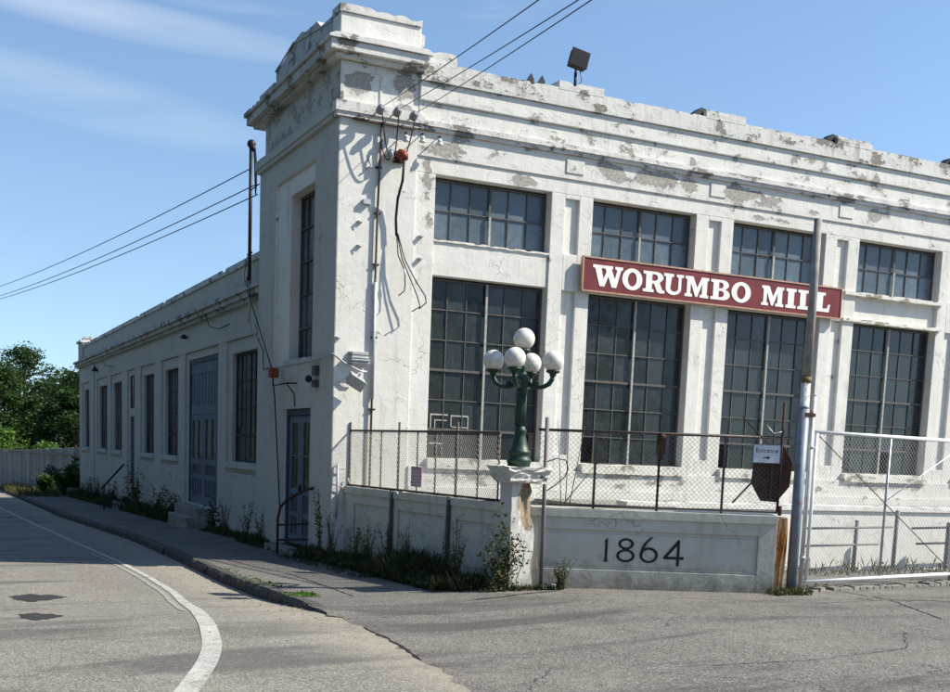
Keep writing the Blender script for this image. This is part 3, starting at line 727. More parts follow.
def fit(polys, x0, x1, z0, z1, sh=0):
    return [[(x0+(x1-x0)*px, z0+(z1-z0)*pz) for px, pz in p] for p in polys]
LET = {}
LET['I'] = [[(0,0),(1,0),(1,.14),(.80,.17),(.80,.83),(1,.86),(1,1),(0,1),(0,.86),(.20,.83),(.20,.17),(0,.14)]]
LET['L'] = [[(0,0),(.93,0),(1,.40),(.88,.40),(.80,.19),(.53,.17),(.53,.84),(.68,.87),(.68,1),(0,1),(0,.87),(.15,.84),(.15,.16),(0,.13)]]
LET['O'] = [ell(.5,.5,.5,.52), ell(.5,.5,.22,.34)[::-1]]
LET['U'] = [[(0,1),(0,.87),(.11,.84),(.11,.30)] + ell(.5,.30,.39,.32,14,180,360) + [(.89,.84),(1,.87),(1,1),(.64,1),(.64,.87),(.74,.84),(.74,.32)] + ell(.54,.32,.20,.18,10,0,-180)[1:] + [(.40,.84),(.50,.87),(.50,1)]]
LET['W'] = [[(0,1),(0,.87),(.07,.84),(.24,0),(.40,0),(.52,.50),(.64,0),(.80,0),(.94,.84),(1,.87),(1,1),(.74,1),(.74,.87),(.81,.84),(.74,.40),(.62,.84),(.66,.87),(.66,1),(.36,1),(.36,.87),(.42,.84),(.45,.70),(.36,.36),(.28,.84),(.35,.87),(.35,1)]]
LET['M'] = [[(0,0),(.31,0),(.31,.13),(.23,.16),(.24,.68),(.45,.02),(.53,.02),(.72,.68),(.72,.16),(.63,.13),(.63,0),(1,0),(1,.13),(.93,.16),(.93,.84),(1,.87),(1,1),(.69,1),(.52,.46),(.33,1),(0,1),(0,.87),(.08,.84),(.08,.16),(0,.13)]]
LET['B'] = [[(0,0),(.62,0)] + ell(.62,.27,.38,.27,12,-90,70) + ell(.60,.76,.33,.24,12,-50,90) + [(0,1),(0,.87),(.13,.84),(.13,.16),(0,.13)],
            [(.42,.14),(.42,.45),(.55,.45)] + ell(.55,.295,.14,.155,8,90,-90), [(.42,.58),(.42,.87),(.54,.87)] + ell(.54,.725,.11,.145,8,90,-90)]
LET['R'] = [[(0,0),(.50,0),(.50,.13),(.41,.16),(.41,.42),(.50,.42),(.66,.04),(.78,-.02),(1,.0),(1,.14),(.90,.14),(.76,.48)] + ell(.58,.74,.34,.26,12,-50,90) + [(0,1),(0,.87),(.13,.84),(.13,.16),(0,.13)],
            [(.41,.56),(.41,.87),(.54,.87)] + ell(.54,.715,.13,.155,8,90,-90)]

# ------------------------------------------------------------------ big red sign
sx0, sx1 = 5.07, 11.70
sg = thing('mill_sign', (8.4, -.1, 4.87), 'long dark red board with large white letters across the front of the mill', 'sign')
mb = MB(); mb.box(sx0, 8.12, -.10, -.04, 4.88, 5.50); mb.box(8.128, sx1, -.10, -.04, 4.88, 5.50); mb.build('board', M_RED, sg)
mb = MB(); mb.box(sx0-.02, sx1+.02, -.115, -.035, 5.50, 5.53); mb.box(sx0-.02, sx1+.02, -.115, -.035, 4.85, 4.88); mb.box(sx0-.03, sx0, -.115, -.035, 4.88, 5.50); mb.box(sx1, sx1+.03, -.115, -.035, 4.88, 5.50)
mb.build('edging', M_TAN, sg)
for x in (5.3, 7.2, 9.2, 11.4): mb = MB(); mb.box(x, x+.08, -.039, F-.002, 4.95, 5.45); mb.build('batten', M_TAN, sg)
polys = []
for ch, a, b in [('W',5.28,5.98),('O',5.97,6.45),('R',6.47,7.00),('U',6.97,7.46),('M',7.50,8.10),('B',8.15,8.65),('O',8.69,9.20),('M',9.49,10.09),('I',10.15,10.43),('L',10.48,10.90),('L',10.94,11.40)]:
    polys += fit(LET[ch], a, b, 4.975, 5.385)
mesh_from_curve(poly_curve(polys), 'lettering', M_WHITE, Matrix.Translation((0,-.104,0)) @ UPR, sg, .004)

# ------------------------------------------------------------------ yard walls
GZ = -.6
def frame(p0, p1, z=0):
    d = Vector((p1[0]-p0[0], p1[1]-p0[1])); return Matrix.Translation((p0[0], p0[1], z)) @ Matrix.Rotation(math.atan2(d.y, d.x), 4, 'Z'), d.length
TR, LR = frame((1.2,-5.55), (4.75,-7.15)); TL, LL = frame((.30,-.02), (.84,-5.45))
def panel_wall(name, T, L, z1, panels, label, cat='wall', mat=M_YARD):
    t = thing(name, (T @ Vector((L/2, .1, -.4)))[:], label, cat)
    m = MB(T); m.box(0, L, 0, .28, GZ, z1-.12)
    m.build('wall_body', mat, t, bevel=.015)
    m = MB(T); xs = [0]+[e for p in panels for e in p[:2]]+[L]
    for i in range(0, len(xs), 2):
        if xs[i+1]-xs[i] > .02: m.box(xs[i], xs[i+1], -.03, -.001, GZ, z1-.12)
    for a, b, c0, c1 in panels:
        m.box(a, b, -.03, -.001, GZ, c0); m.box(a, b, -.03, -.001, c1, z1-.12)
        m.box(a+.06, b-.06, -.012, -.002, c0+.06, c1-.06)
    m.build('panelling', mat, t, bevel=.01)
    m = MB(T); m.strip_h(-.0, L, -.055, .32, z1-.12, z1, .003, .09, chip=.04); m.build('coping', mat, t)
    return t
yw = panel_wall('yard_wall', TR, 3.60, .85, [(.12, 3.34, -.03, .55)], 'low grey-white wall with the date 1864 painted on its panel')
# digits 1864
def ring8(cx, z0, z1, w, t_):
    h = z1-z0; c1, r1, w1 = z0+h*.27, h*.27, w; c2, r2, w2 = z0+h*.765, h*.235, w*.84
    out = []
    N = 60
    def wid(z):
        v = 0
        if abs(z-c1) < r1: v = max(v, w1*math.sqrt(1-((z-c1)/r1)**2))
        if abs(z-c2) < r2: v = max(v, w2*math.sqrt(1-((z-c2)/r2)**2))
        return v
    zs = [z0+h*(.5-.5*math.cos(PI*i/N)) for i in range(1, N)]
    out = [(cx, z0)]+[(cx+wid(z), z) for z in zs]+[(cx, z1)]+[(cx-wid(z), z) for z in zs[::-1]]
    return [out, ell(cx, c1, w1-t_, r1-t_*.75, 30)[::-1], ell(cx, c2, w2-t_, r2-t_*.75, 30)[::-1]]
d0, d1 = .095, .445
P8 = ring8(1.405, d0, d1, .135, .04)
P1 = [[(1.085,d0),(1.15,d0),(1.138,d0+.03),(1.136,d1),(1.085,d1-.055),(1.10,d1-.06),(1.10,d0+.03)]]
P6 = [ell(1.745, d0+.115, .135, .115, 36), ell(1.745, d0+.112, .094, .082, 36)[::-1]]
P6s = [[(1.615,d0+.12),(1.655,d0+.12),(1.668,d0+.20),(1.71,d0+.285),(1.80,d1+.03),(1.768,d1+.03),(1.672,d0+.29),(1.628,d0+.20)]]
P4 = [[(2.155,d0-.03),(2.195,d0-.03),(2.195,d0+.065),(2.26,d0+.065),(2.26,d0+.105),(2.195,d0+.105),(2.195,d1),(2.165,d1),(1.96,d0+.095),(1.96,d0+.065),(2.155,d0+.065)], [(2.155,d0+.105),(2.02,d0+.105),(2.155,d1-.085)]]
for i, pl in enumerate((P1, P8, P6, P6s, P4)):
    mesh_from_curve(poly_curve(pl), 'painted_digit', M_BLACK, TR @ Matrix.Translation((0,-.0165-.002*(i == 3),0)) @ UPR, yw, .003)
yl = panel_wall('yard_wall', TL, LL, .89, [(.38,1.78,-.2,.60), (2.12,3.76,-.2,.58), (4.1,5.2,-.2,.56)], 'low panelled wall in shade running from the tower to the lamp pier')
mb = MB(TL); 
mb.tube([(1.95,-.07,-.45),(1.95,-.07,.9)], .032, 8); mb.tube([(3.90,-.07,-.45),(3.90,-.07,.9)], .032, 8); mb.build('buttress_pipe', M_FENCE, yl)

# the pier
pr = thing('lamp_pier', (1.04,-5.54,-.4), 'broken white masonry pier carrying the green street lamp', 'pier')
mb = MB(); px0, px1, py0, py1 = .74, 1.18, -5.78, -5.34
n_ = 14; rows = []
for k in range(n_+1):
    z = -.5+(1.20+.5)*k/n_; row = []
    cx, cy = (px0+px1)/2, (py0+py1)/2; hw = .19
    for i in range(24):
        a = i/24*4; s_ = int(a); f_ = a-s_
        q = [(-1+2*f_, -1), (1, -1+2*f_), (1-2*f_, 1), (-1, 1-2*f_)][s_]
        bite = 0
        if z > .45 and s_ in (0, 1): bite = .05*smst(.45, .9, z)*(1 if (s_ == 0 and f_ > .35) or (s_ == 1 and f_ < .6) else 0)*R.uniform(.6, 1.6)
        row.append(mb.pt((cx+q[0]*(hw-bite)+R.uniform(-.006,.006), cy+q[1]*(hw-bite)+R.uniform(-.006,.006), z)))
    rows.append(row)
for k in range(n_):
    for i in range(24):
        j = (i+1) % 24; zc = -.5+1.7*(k+.5)/n_
        mm = 0
        mb.face((rows[k][i], rows[k][j], rows[k+1][j], rows[k+1][i]), mm)
mb.face(rows[0][::-1]); mb.face(rows[-1])
mb.build('shaft', [M_PIER, M_RUBBLE], pr)
mb = MB(); rough_block(mb, .62, 1.32, -5.91, -5.21, 1.20, 1.425, .022, 7, taper=.22)
mb.build('cap', M_COPE, pr)

# ------------------------------------------------------------------ the lamp
LX, LY = .955, -5.56
lp = thing('street_lamp', (LX, LY, 1.43), 'green cast-iron street lamp with five white globes standing on the broken pier', 'street lamp')
c0 = (LX, LY, 0)
mb = MB(); mb.lathe(c0, [(q_[0]*.82, q_[1]) for q_ in [(.20,1.405),(.20,1.47),(.215,1.48),(.215,1.53),(.19,1.55),(.185,1.60),(.20,1.615),(.20,1.64),(.175,1.66),(.14,1.74),(.108,1.84),(.095,1.90),(.112,1.92),(.112,1.945),(.090,1.97),(.086,2.0)]], 28); mb.build('base', M_GREEN, lp)
mb = MB()
prof = [(.072,2.0),(.068,2.30),(.062,2.46),(.086,2.475),(.086,2.50),(.07,2.52),(.10,2.56),(.12,2.62),(.10,2.69),(.06,2.72),(.045,2.78),(.06,2.82),(.04,2.86),(.035,2.94),(.055,2.97),(.04,3.0),(.075,3.035),(.10,3.05),(.10,3.075)]
mb.lathe(c0, prof, 20)
for i in range(10):   # flutes
    a = 2*PI*i/10; mb.tube([(LX+.071*math.cos(a), LY+.071*math.sin(a), 2.0), (LX+.062*math.cos(a), LY+.062*math.sin(a), 2.45)], .010, 6)
mb.build('shaft', M_GREEN, lp)
mb = MB(); mb.sphere((LX, LY, 3.222), .152, 28, 16); mb.build('globe', M_GLOBE, lp)
tilt = rad(-25.8-17)
for k in range(4):
    a = tilt + k*PI/2; dx, dy = math.cos(a), math.sin(a)
    path = [(.08,2.60),(.16,2.56),(.24,2.545),(.32,2.56),(.39,2.60),(.43,2.66),(.44,2.715)]
    m_ = MB(); m_.tube([(LX+dx*r_, LY+dy*r_, z) for r_, z in path], [.038,.034,.030,.032,.036,.034,.03], 10)
    m_.lathe((LX+dx*.44, LY+dy*.44, 0), [(.03,2.70),(.055,2.72),(.04,2.735),(.085,2.755),(.10,2.77),(.10,2.785),(.07,2.795)], 20)
    m_.sphere((LX+dx*.20, LY+dy*.20, 2.60), .045, 10, 8)
    ar = m_.build('arm', M_GREEN, lp)
    m_ = MB(); m_.sphere((LX+dx*.44, LY+dy*.44, 2.916), .150, 28, 16); m_.build('globe', M_GLOBE, ar)

# ------------------------------------------------------------------ fences
def mesh_wires(mb, x0, x1, z0, z1, y, pitch, r_, slope=1.0):
    H = (z1-z0)/slope
    k = x0-H
    for sgn in (1, -1):
        c = x0-H+ (pitch*.5 if sgn < 0 else 0)
        while c < x1:
            a, b = c, c+H              # x where wire is at z0 / z1 (sgn=1) or reversed
            xa, xb = max(a, x0), min(b, x1)
            if xb-xa > .01:
                ta, tb = (xa-a)/H, (xb-a)/H
                za, zb = (z0+(z1-z0)*ta, z0+(z1-z0)*tb)
                if sgn < 0: za, zb = z0+z1-za, z0+z1-zb
                yy = y+sgn*r_*.6
                ids0 = [mb.pt((xa, yy+r_*q, za+r_*p)) for q, p in ((1,0),(-.5,.8),(-.5,-.8))]
                ids1 = [mb.pt((xb, yy+r_*q, zb+r_*p)) for q, p in ((1,0),(-.5,.8),(-.5,-.8))]
                for i in range(3): j = (i+1) % 3; mb.face((ids0[i], ids0[j], ids1[j], ids1[i]))
            c += pitch
# right fence on the 1864 wall
fr = thing('chain_link_fence', (TR @ Vector((LR/2,.05,.85)))[:], 'dark chain-link fence on top of the wall dated 1864', 'fence')
mb = MB(TR); mb.tube([(.06,.05,1.965),(3.72,.05,1.985)], .021, 8); mb.build('top_rail', M_FENCE, fr)
mb = MB(TR); mb.tube([(.1,.05,.895),(3.6,.05,.90)], .012, 6); mb.build('bottom_rail', M_FENCE, fr)
for x in (.90, 1.83, 2.78): mb = MB(TR); mb.tube([(x,.05,.84),(x,.05,1.96)], .019, 8); mb.build('post', M_RUST if x == 1.83 else M_FENCE, fr)
mb = MB(TR); mb.tube([(3.60,.04,.9),(3.60,.04,2.5)], .02, 8); mb.tube([(3.64,.04,.86),(3.64,.04,1.0)], .03, 8); mb.build('post', M_RUST, fr)['label'] = 'rusty red end post'
mb = MB(TR); mesh_wires(mb, .08, 3.62, .88, 1.965, .03, .072, .0035); mb.build('mesh', M_WIRED, fr)
# pipe rail lying on top of wall behind
mb = MB(TR); mb.tube([(.72,.2,.89),(2.15,.2,.90)], .022, 7); tag(mb.build('loose_pipe', M_FENCE), 'loose dark pipe lying on the wall top behind the chain-link fence', 'pipe')
# left fence: iron bars and expanded mesh
fl = thing('mesh_fence', (TL @ Vector((LL/2,.05,.89)))[:], 'iron fence with fine mesh on the low wall between tower and lamp pier', 'fence')
mb = MB(TL); mb.tube([(-.01,.05,1.91),(5.15,.05,1.905)], .019, 8); mb.build('top_rail', M_FENCE, fl)
mb = MB(TL); mb.box(0, 5.3, .02, .08, .90, .93); mb.build('bottom_rail', M_RUST, fl)
for x, t_ in ((.0,1),(.62,0),(1.28,0),(1.94,1),(2.61,0),(3.23,0),(3.90,1),(4.55,0),(5.13,0)):
    mb = MB(TL); mb.tube([(x,.05,.86),(x,.05,2.06 if t_ else 1.90)], .020 if t_ else .014, 7); mb.build('post', M_FENCE, fl)
mb = MB(TL); mesh_wires(mb, .02, 5.2, .93, 1.90, .03, .052, .0032, 1.5); mb.build('mesh', M_WIRED, fl)
mb = MB(TL); mb.tube([(5.45,.15,.86),(5.45,.15,2.12)], .02, 7); tag(mb.build('iron_stake', M_RUST), 'short iron stake standing behind the lamp pier', 'stake')
# notice
nt = thing('notice_board', (TL @ Vector((2.66,.0,.98)))[:], 'small faded pink notice hung on the mesh fence', 'notice')
mb = MB(TL); mb.box(2.50,2.86,.0,.012,1.0,1.33); mb.build('plate', M_PINK, nt)
mb = MB(TL)
for z in (1.04,1.09,1.14,1.19,1.24): mb.box(2.54,2.82,-.004,-.001,z,z+.02)
mb.tube([(2.68,.01,1.33),(2.70,.03,1.40)], .004, 5); mb.build('print', m_plain('faded_print', (.62,.55,.58), .8), nt)
# tall pipe by the pier
pb = (1.30,-5.72)
mb = MB(); mb.tube([(pb[0]+.02,pb[1],-.45),(pb[0],pb[1],2.14)], .030, 10); tag(mb.build('pipe_post', M_PIPE), 'thin grey steel pipe standing in front of the lamp pier', 'post')
mb = MB(); pts = [(1.32,-5.70,1.50),(1.5,-5.68,1.56),(1.66,-5.68,1.54),(1.72,-5.66,1.42),(1.68,-5.64,1.30),(1.52,-5.62,1.16),(1.36,-5.6,1.06)]
mb.tube(pts, .009, 6); tag(mb.build('wire_loop', M_CABLE), 'loop of loose wire beside the lamp pier cap', 'wire')
# box hanging on fence
mb = MB(TR @ Matrix.Translation((1.83,-.01,0)))
mb.box(-.06,.06,-.05,.03,1.68,1.92); mb.sphere((0,-.01,1.93), .065, 12, 8); mb.box(-.035,.035,-.05,.0,1.60,1.68)
tag(mb.build('gauge_box', M_RUST), 'small rusty round-topped box on the fence rail above 1864', 'box')
# back of the octagonal sign
so = thing('octagonal_sign', (TR @ Vector((3.50,.09,1.03)))[:], 'dark rusty back of an octagonal sign behind the chain-link fence', 'sign')
mb = MB(TR @ Matrix.Translation((3.50,.10,1.47)) @ Matrix.Rotation(rad(3),4,'Y')); q = .30; mb.prism([(q*1.03*math.cos(rad(22.5+45*i)), 1.5*q*math.sin(rad(22.5+45*i))) for i in range(8)], 0, .012); mb.build('plate', m_plain('dark_brown_sign_back', (.075,.035,.025), .8, 0, .5, 6), so)
mb = MB(TR); mb.box(3.48,3.51,.075,.098,1.06,1.85,0); mb.build('brace', M_FENCE, so)
mb = MB(TR); mb.tube([(3.22,.12,1.32),(2.95,.10,1.02)], .013, 6); mb.build('strut', M_BLACKM, so)
# entrance sign
es = thing('entrance_sign', (TR @ Vector((3.37,-.03,1.62)))[:], 'small white Entrance sign with an arrow on the fence', 'sign')
mb = MB(TR @ Matrix.Translation((3.37,-.03,1.745)) @ Matrix.Rotation(rad(-1),4,'Y')); mb.box(-.195,.195,-.006,.0,-.13,.13); mb.build('plate', M_PLATE, es, bevel=.004)
mb = MB(TR @ Matrix.Translation((3.37,-.03,1.745))); 
for a,b,c,d in ((-.205,.205,.13,.138),(-.205,.205,-.138,-.13),(-.205,-.196,-.13,.13),(.196,.205,-.13,.13)): mb.box(a,b,-.009,.001,c,d)
mb.build('border', m_plain('sign_border', (.05,.07,.12), .6), es)
mesh_from_curve(text_curve('Entrance', .092), 'lettering', M_BLACK, TR @ Matrix.Translation((3.37,-.039,1.79)) @ UPR, es, .001)
mesh_from_curve(poly_curve([[(-.045,-.008),(.012,-.008),(.012,-.030),(.05,0),(.012,.030),(.012,.008),(-.045,.008)]]), 'arrow', M_BLACK, TR @ Matrix.Translation((3.37,-.039,1.688)) @ UPR, es, .001)
mb = MB(TR); mb.tube([(2.98,-.0,2.27),(3.62,.0,1.68)], .010, 6); tag(mb.build('leaning_rod', M_RUST), 'thin rusty rod leaning across the fence above the Entrance sign', 'rod')
mb = MB(TR); mb.tube([(3.36,.02,2.16),(3.41,.0,2.09),(3.47,.01,2.04),(3.54,.0,2.06),(3.58,.02,2.07)], .008, 5); tag(mb.build('wire_scrap', M_GALV), 'twisted scrap of white wire above the fence rail', 'wire')
# rusty end column of the wall
mb = MB(TR); rough_block(mb, 3.605, 3.76, -.015, .25, GZ, .83, .006, 6); tag(mb.build('rusty_column', M_RUSTO), 'orange rust-streaked column ending the low wall at the gate', 'column')

# pole and gate posts
GP = (4.90,-6.95)
gp = thing('gate_pole', (GP[0],GP[1],-.35), 'tall weathered wooden pole with whitewashed lower half beside the gate', 'pole')
mb = MB(); mb.tube([(GP[0],GP[1],2.86),(GP[0]+.01,GP[1],4.0),(GP[0],GP[1],5.12)], [.068,.062,.056], 9); mb.build('upper_shaft', M_WOODP, gp)
mb = MB(); mb.tube([(GP[0]-.0,GP[1],-.5),(GP[0],GP[1],1.2),(GP[0],GP[1],2.86)], [.075,.072,.069], 10); mb.build('lower_shaft', m_plain('flaking_whitewash', (.62,.62,.60), .8, 0, .2, 8, rust=.25, rustcol=(.10,.08,.06)), gp)
mb = MB(); mb.tube([(GP[0],GP[1],2.80),(GP[0],GP[1],2.88)], .078, 12); mb.build('band', m_plain('yellow_band', (.17,.13,.05), .8), gp)
mb = MB(); mb.tube([(GP[0]-.10,GP[1]-.12,-.45),(GP[0]-.10,GP[1]-.12,2.42)], .078, 14); mb.lathe((GP[0]-.10,GP[1]-.12,0), [(.08,2.42),(.07,2.45),(.0,2.47)], 14)
tag(mb.build('gate_post', M_GREYP), 'thick blue-grey steel post at the left of the gate', 'gate post')
G0, G1 = (5.22,-6.90), (8.95,-6.28)
TG, LG = frame(G0, G1)
TGr = TG
mb = MB(TGr); mb.tube([(-.12,0,-.42),(-.12,0,2.62)], .034, 10); mb.lathe((-.12,0,0), [(.036,2.62),(.03,2.65),(.0,2.66)], 10); tag(mb.build('hinge_post', M_GALV), 'slim galvanised hinge post between the grey post and the gate', 'gate post')
mb = MB(); mb.lathe((GP[0],GP[1],0), [(.085,2.34),(.085,2.40)], 12); mb.tube([(GP[0],GP[1]-.02,2.37),(GP[0]+.24,GP[1]+.06,2.40)], .022, 7); mb.box(GP[0]-.14,GP[0]+.05,GP[1]-.2,GP[1]-.12,2.30,2.36); tag(mb.build('pipe_clamp', M_RUST), 'rusty clamp tying the wooden pole to the hinge post', 'clamp')
gt = thing('chain_link_gate', (TGr @ Vector((LG/2,0,-.2)))[:], 'closed white-framed chain-link gate in front of the mill', 'gate')
zt0, zt1 = 2.10, 2.10; zb = -.14
mb = MB(TGr); a, b = 0, LG-.12
mb.tube([(a,0,zb),(a,0,zt0)], .026, 10); mb.tube([(b,0,zb),(b,0,zt1)], .026, 10); mb.tube([(a-.03,0,zt0+.0),(b+.03,0,zt1+.0)], .030, 10); mb.tube([(a-.03,0,zb),(b+.03,0,zb+.02)], .030, 10)
mb.build('gate_frame', M_GALVW, gt)
mb = MB(TGr); mb.tube([(LG*.475,0,zb+.03),(LG*.475,0,2.07)], .021, 8); mb.build('middle_bar', M_GALV, gt)
mb = MB(TGr); mb.tube([(.03,-.03,2.04),(b-.04,-.03,-.02)], .008, 6); mb.build('brace_rod', M_FENCE, gt)
mb = MB(TGr); mb.tube([(b-.04,-.04,1.99),(LG*.475,-.04,1.12)], .008, 6); mb.build('brace_rod', M_GALVW, gt)
mb = MB(TGr); mesh_wires(mb, .03, b-.02, zb+.03, 2.08, .0, .078, .0028); mb.build('mesh', M_WIRE, gt)
mb = MB(TGr)
for z in (.2, 1.85): mb.lathe((-.12,0,0), [(.042,z),(.042,z+.05)], 10); mb.box(-.12, -.02, -.012, .012, z+.01, z+.04)
mb.build('hinge', M_GALV, gt)
mb = MB(TGr); mb.tube([(LG,0,-.42),(LG,0,2.36)], .036, 10); tag(mb.build('latch_post', M_GALV), 'galvanised latch post at the right end of the gate', 'gate post')
mb = MB(TGr); mb.tube([(LG+.12,.1,-.42),(LG+.12,.1,2.0)], .03, 8); tag(mb.build('rusty_post', M_RUST), 'dark rusty post just behind the latch post', 'post')
mb = MB(TGr); mb.tube([(LG-.06,-.04,1.2),(LG+.10,-.02,1.17)], .03, 7); tag(mb.build('gate_latch', M_RUST), 'rusty latch holding the gate to its post', 'latch')
mb = MB(TGr)
for z in (.78, 1.08, 1.35, 1.8): mb.tube([(LG+.12,.1,z),(LG+2.6,.25,z+.03)], .016, 6)
for x in (LG+1.3, LG+2.6): mb.tube([(x,.2,-.4),(x,.2,1.85)], .025, 7)
tag(mb.build('rail_fence', M_FENCE), 'dark pipe rail fence continuing right of the gate', 'fence')
mb = MB(TGr); 
for i in range(24):
    x = -.1+i*LG/23; rough_block(mb, x, x+.14, -.10, .12, -.55, PG(-6.5)+.02+R.uniform(0,.05), .012, 2)
tag(mb.build('concrete_footing', M_CONC), 'crumbling concrete strip on the ground under the gate', 'footing')

# dock wall and platform behind the gate
dk = thing('loading_dock', (9,-3.5,-.4), 'low white-painted loading dock wall behind the gate', 'dock')
mb = MB(); mb.box(4.2, 22, -3.5, -3.2, -.9, .77); mb.build('dock_body', M_DOCK, dk, bevel=.015); mb = MB(); mb.box(4.2, 22, -3.19, -.09, -.9, .74); mb.build('dock_slab', M_CONC, dk)
mb = MB(); mb.strip_h(4.15, 22.05, -3.54, -3.2, .772, .86, .01, chip=.1); mb.build('dock_edge', M_DOCK, dk)
dr = thing('shadow_railing', (9.5,-3.95,-.4), 'low grey pipe railing standing in for shadows on the white dock wall', 'railing')  # solid pipes stand in for rail shadows on the dock wall
mb = MB()
mb.tube([(7.7,-3.95,.46),(9.95,-3.9,.50)], .022, 8); mb.tube([(7.7,-3.95,.14),(9.6,-3.9,.17)], .022, 8); mb.build('rail', M_PIPE, dr)
for x, h_ in ((9.05,.62),(10.05,.82)): mb = MB(); mb.tube([(x-.02,-3.9,-.45),(x,-3.9,h_)], .04, 9); mb.build('post', M_PIPE, dr)
d2 = thing('shadow_railing', (11,-3.95,-.4), 'second short pipe railing standing in for shadows near the latch post of the gate', 'railing')
mb = MB(); mb.tube([(10.45,-3.9,.48),(13.5,-3.9,.56)], .022, 8); mb.tube([(10.6,-3.9,.18),(13.5,-3.9,.24)], .022, 8); mb.build('rail', M_PIPE, d2)
mb = MB(); mb.tube([(11.45,-3.9,-.45),(11.45,-3.9,.6)], .06, 9); mb.build('post', M_PIPE, d2)

# ------------------------------------------------------------------ things fixed on the mill
def fixture(name, loc, label, cat, group=None): return thing(name, loc, label, cat, group)
# roof floodlight
fo = fixture('roof_floodlight', (4.80,.1,8.70), 'black square floodlight standing on the parapet of the mill', 'floodlight')
mb = MB(); mb.tube([(4.80,.12,8.66),(4.80,.12,8.98)], .03, 8); mb.box(4.74,4.86,.05,.19,8.66,8.70); mb.tube([(4.80,.12,8.95),(4.74,.02,9.0)], .02, 6); mb.tube([(4.86,.1,8.7),(4.93,.1,8.85),(4.88,.1,9.02)], .008, 5); mb.build('stand', M_BLACKM, fo)
mb = MB(Matrix.Translation((4.83,.10,9.20)) @ Matrix.Diagonal((.85,.9,.88,1)) @ Matrix.Rotation(rad(14),4,'Y') @ Matrix.Rotation(rad(-12),4,'Z'))
mb.box(-.20,.20,-.10,.10,-.17,.17); mb.box(-.22,.22,-.125,-.10,-.19,.19); mb.build('housing', M_BLACKM, fo, bevel=.015)
mb = MB(); 
for x in (3.78, 4.02): mb.prism([(x-.14,8.60),(x+.12,8.60),(x+.12,8.70),(x+.06,8.80),(x-.02,8.68)], .12, .16)
mb.box(3.6,4.2,.05,.3,8.57,8.62); tag(mb.build('bent_flashing', M_BLACKM), 'pair of bent black metal scraps on the parapet beside the floodlight', 'flashing')
for x, lb in ((7.66,'first dark scrap of flashing on the parapet above the sign'), (11.15,'dark scrap of flashing on the parapet above the wooden pole'), (14.7,'dark scrap of flashing on the parapet at the right edge')):
    mb = MB(); mb.prism([(x-.16,8.58),(x+.22,8.58),(x+.22,8.73),(x+.06,8.76)], .0, .25); tag(mb.build('flashing_scrap', M_BLACKM), lb, 'flashing', 'flashing scraps on the parapet')

# insulators with stand-off pins (three large dead-ends, three small below)
DE = [(.64,7.55), (.96,7.56), (1.28,7.54)]
for k, (x, z) in enumerate(DE):
    t = fixture('strain_insulator', (x,-.1,z), ['left','middle','right'][k]+' one of the three grey strain insulators under the tower frieze', 'insulator', 'strain insulators on the tower')
    mb = MB(); mb.tube([(x,.02,z-.02),(x+.02,-.22,z+.0)], .014, 6); mb.build('pin', M_RUST, t)
    mb = MB(Matrix.Translation((x+.02,-.30,z)) @ Matrix.Rotation(rad(75),4,'X')); mb.lathe((0,0,0), [(.03,-.10),(.075,-.08),(.075,-.05),(.04,-.04),(.075,-.02),(.075,.01),(.04,.02),(.065,.05),(.03,.08)], 14); mb.build('disc', M_INS, t)
mb = MB(); mb.box(.30,1.42,-.10,-.03,7.42-.06,7.42-.0-.03); mb.tube([(.22,-.12,7.36),(.42,-.12,7.40)], .022, 6); tag(mb.build('bracket_bar', M_FENCE), 'flat iron bar under the belt course holding the insulators', 'bracket')
for k, (x, z) in enumerate([(1.20,7.17),(1.52,7.20),(1.86,7.20)]):
    t = fixture('pin_insulator', (x,-.1,z), ['left','middle','right'][k]+' one of the three small pale insulators on hooks beside the frieze', 'insulator', 'pin insulators on the tower')
    mb = MB(); mb.tube([(x+.05,.04,z+.12),(x+.02,-.16,z+.10),(x,-.18,z+.02)], .012, 6); mb.build('hook', M_RUST, t)
    mb = MB(); mb.lathe((x,-.18,z-.08), [(.03,.12),(.045,.09),(.045,.07),(.03,.06),(.06,.035),(.065,.01),(.03,.0)][::-1], 12); mb.build('bell', m_plain('pale_porcelain', (.6,.62,.65), .3, 0, .1) if k == 0 else bpy.data.materials['pale_porcelain'], t)
# service wires running up to the right, out of view
WE = [((.66,-.42,7.57), (-2.6,-14.01,4.95), 'upper'), ((.98,-.42,7.58), (-2.27,-14.17,4.98), 'middle'), ((1.30,-.42,7.56), (-2.22,-14.19,5.0), 'lower')]
def wire_pts(a, b, sag, n=24):
    a, b = Vector(a), Vector(b); return [a.lerp(b, i/n)-Vector((0,0,4*sag*(i/n)*(1-i/n))) for i in range(n+1)]
for a, b, lb in WE:
    mb = MB(); mb.tube(wire_pts(a, b, .03), .0058, 6); tag(mb.build('service_wire', M_CABLE), lb+' of the three black wires rising right from the tower insulators', 'wire', 'wires from the tower')
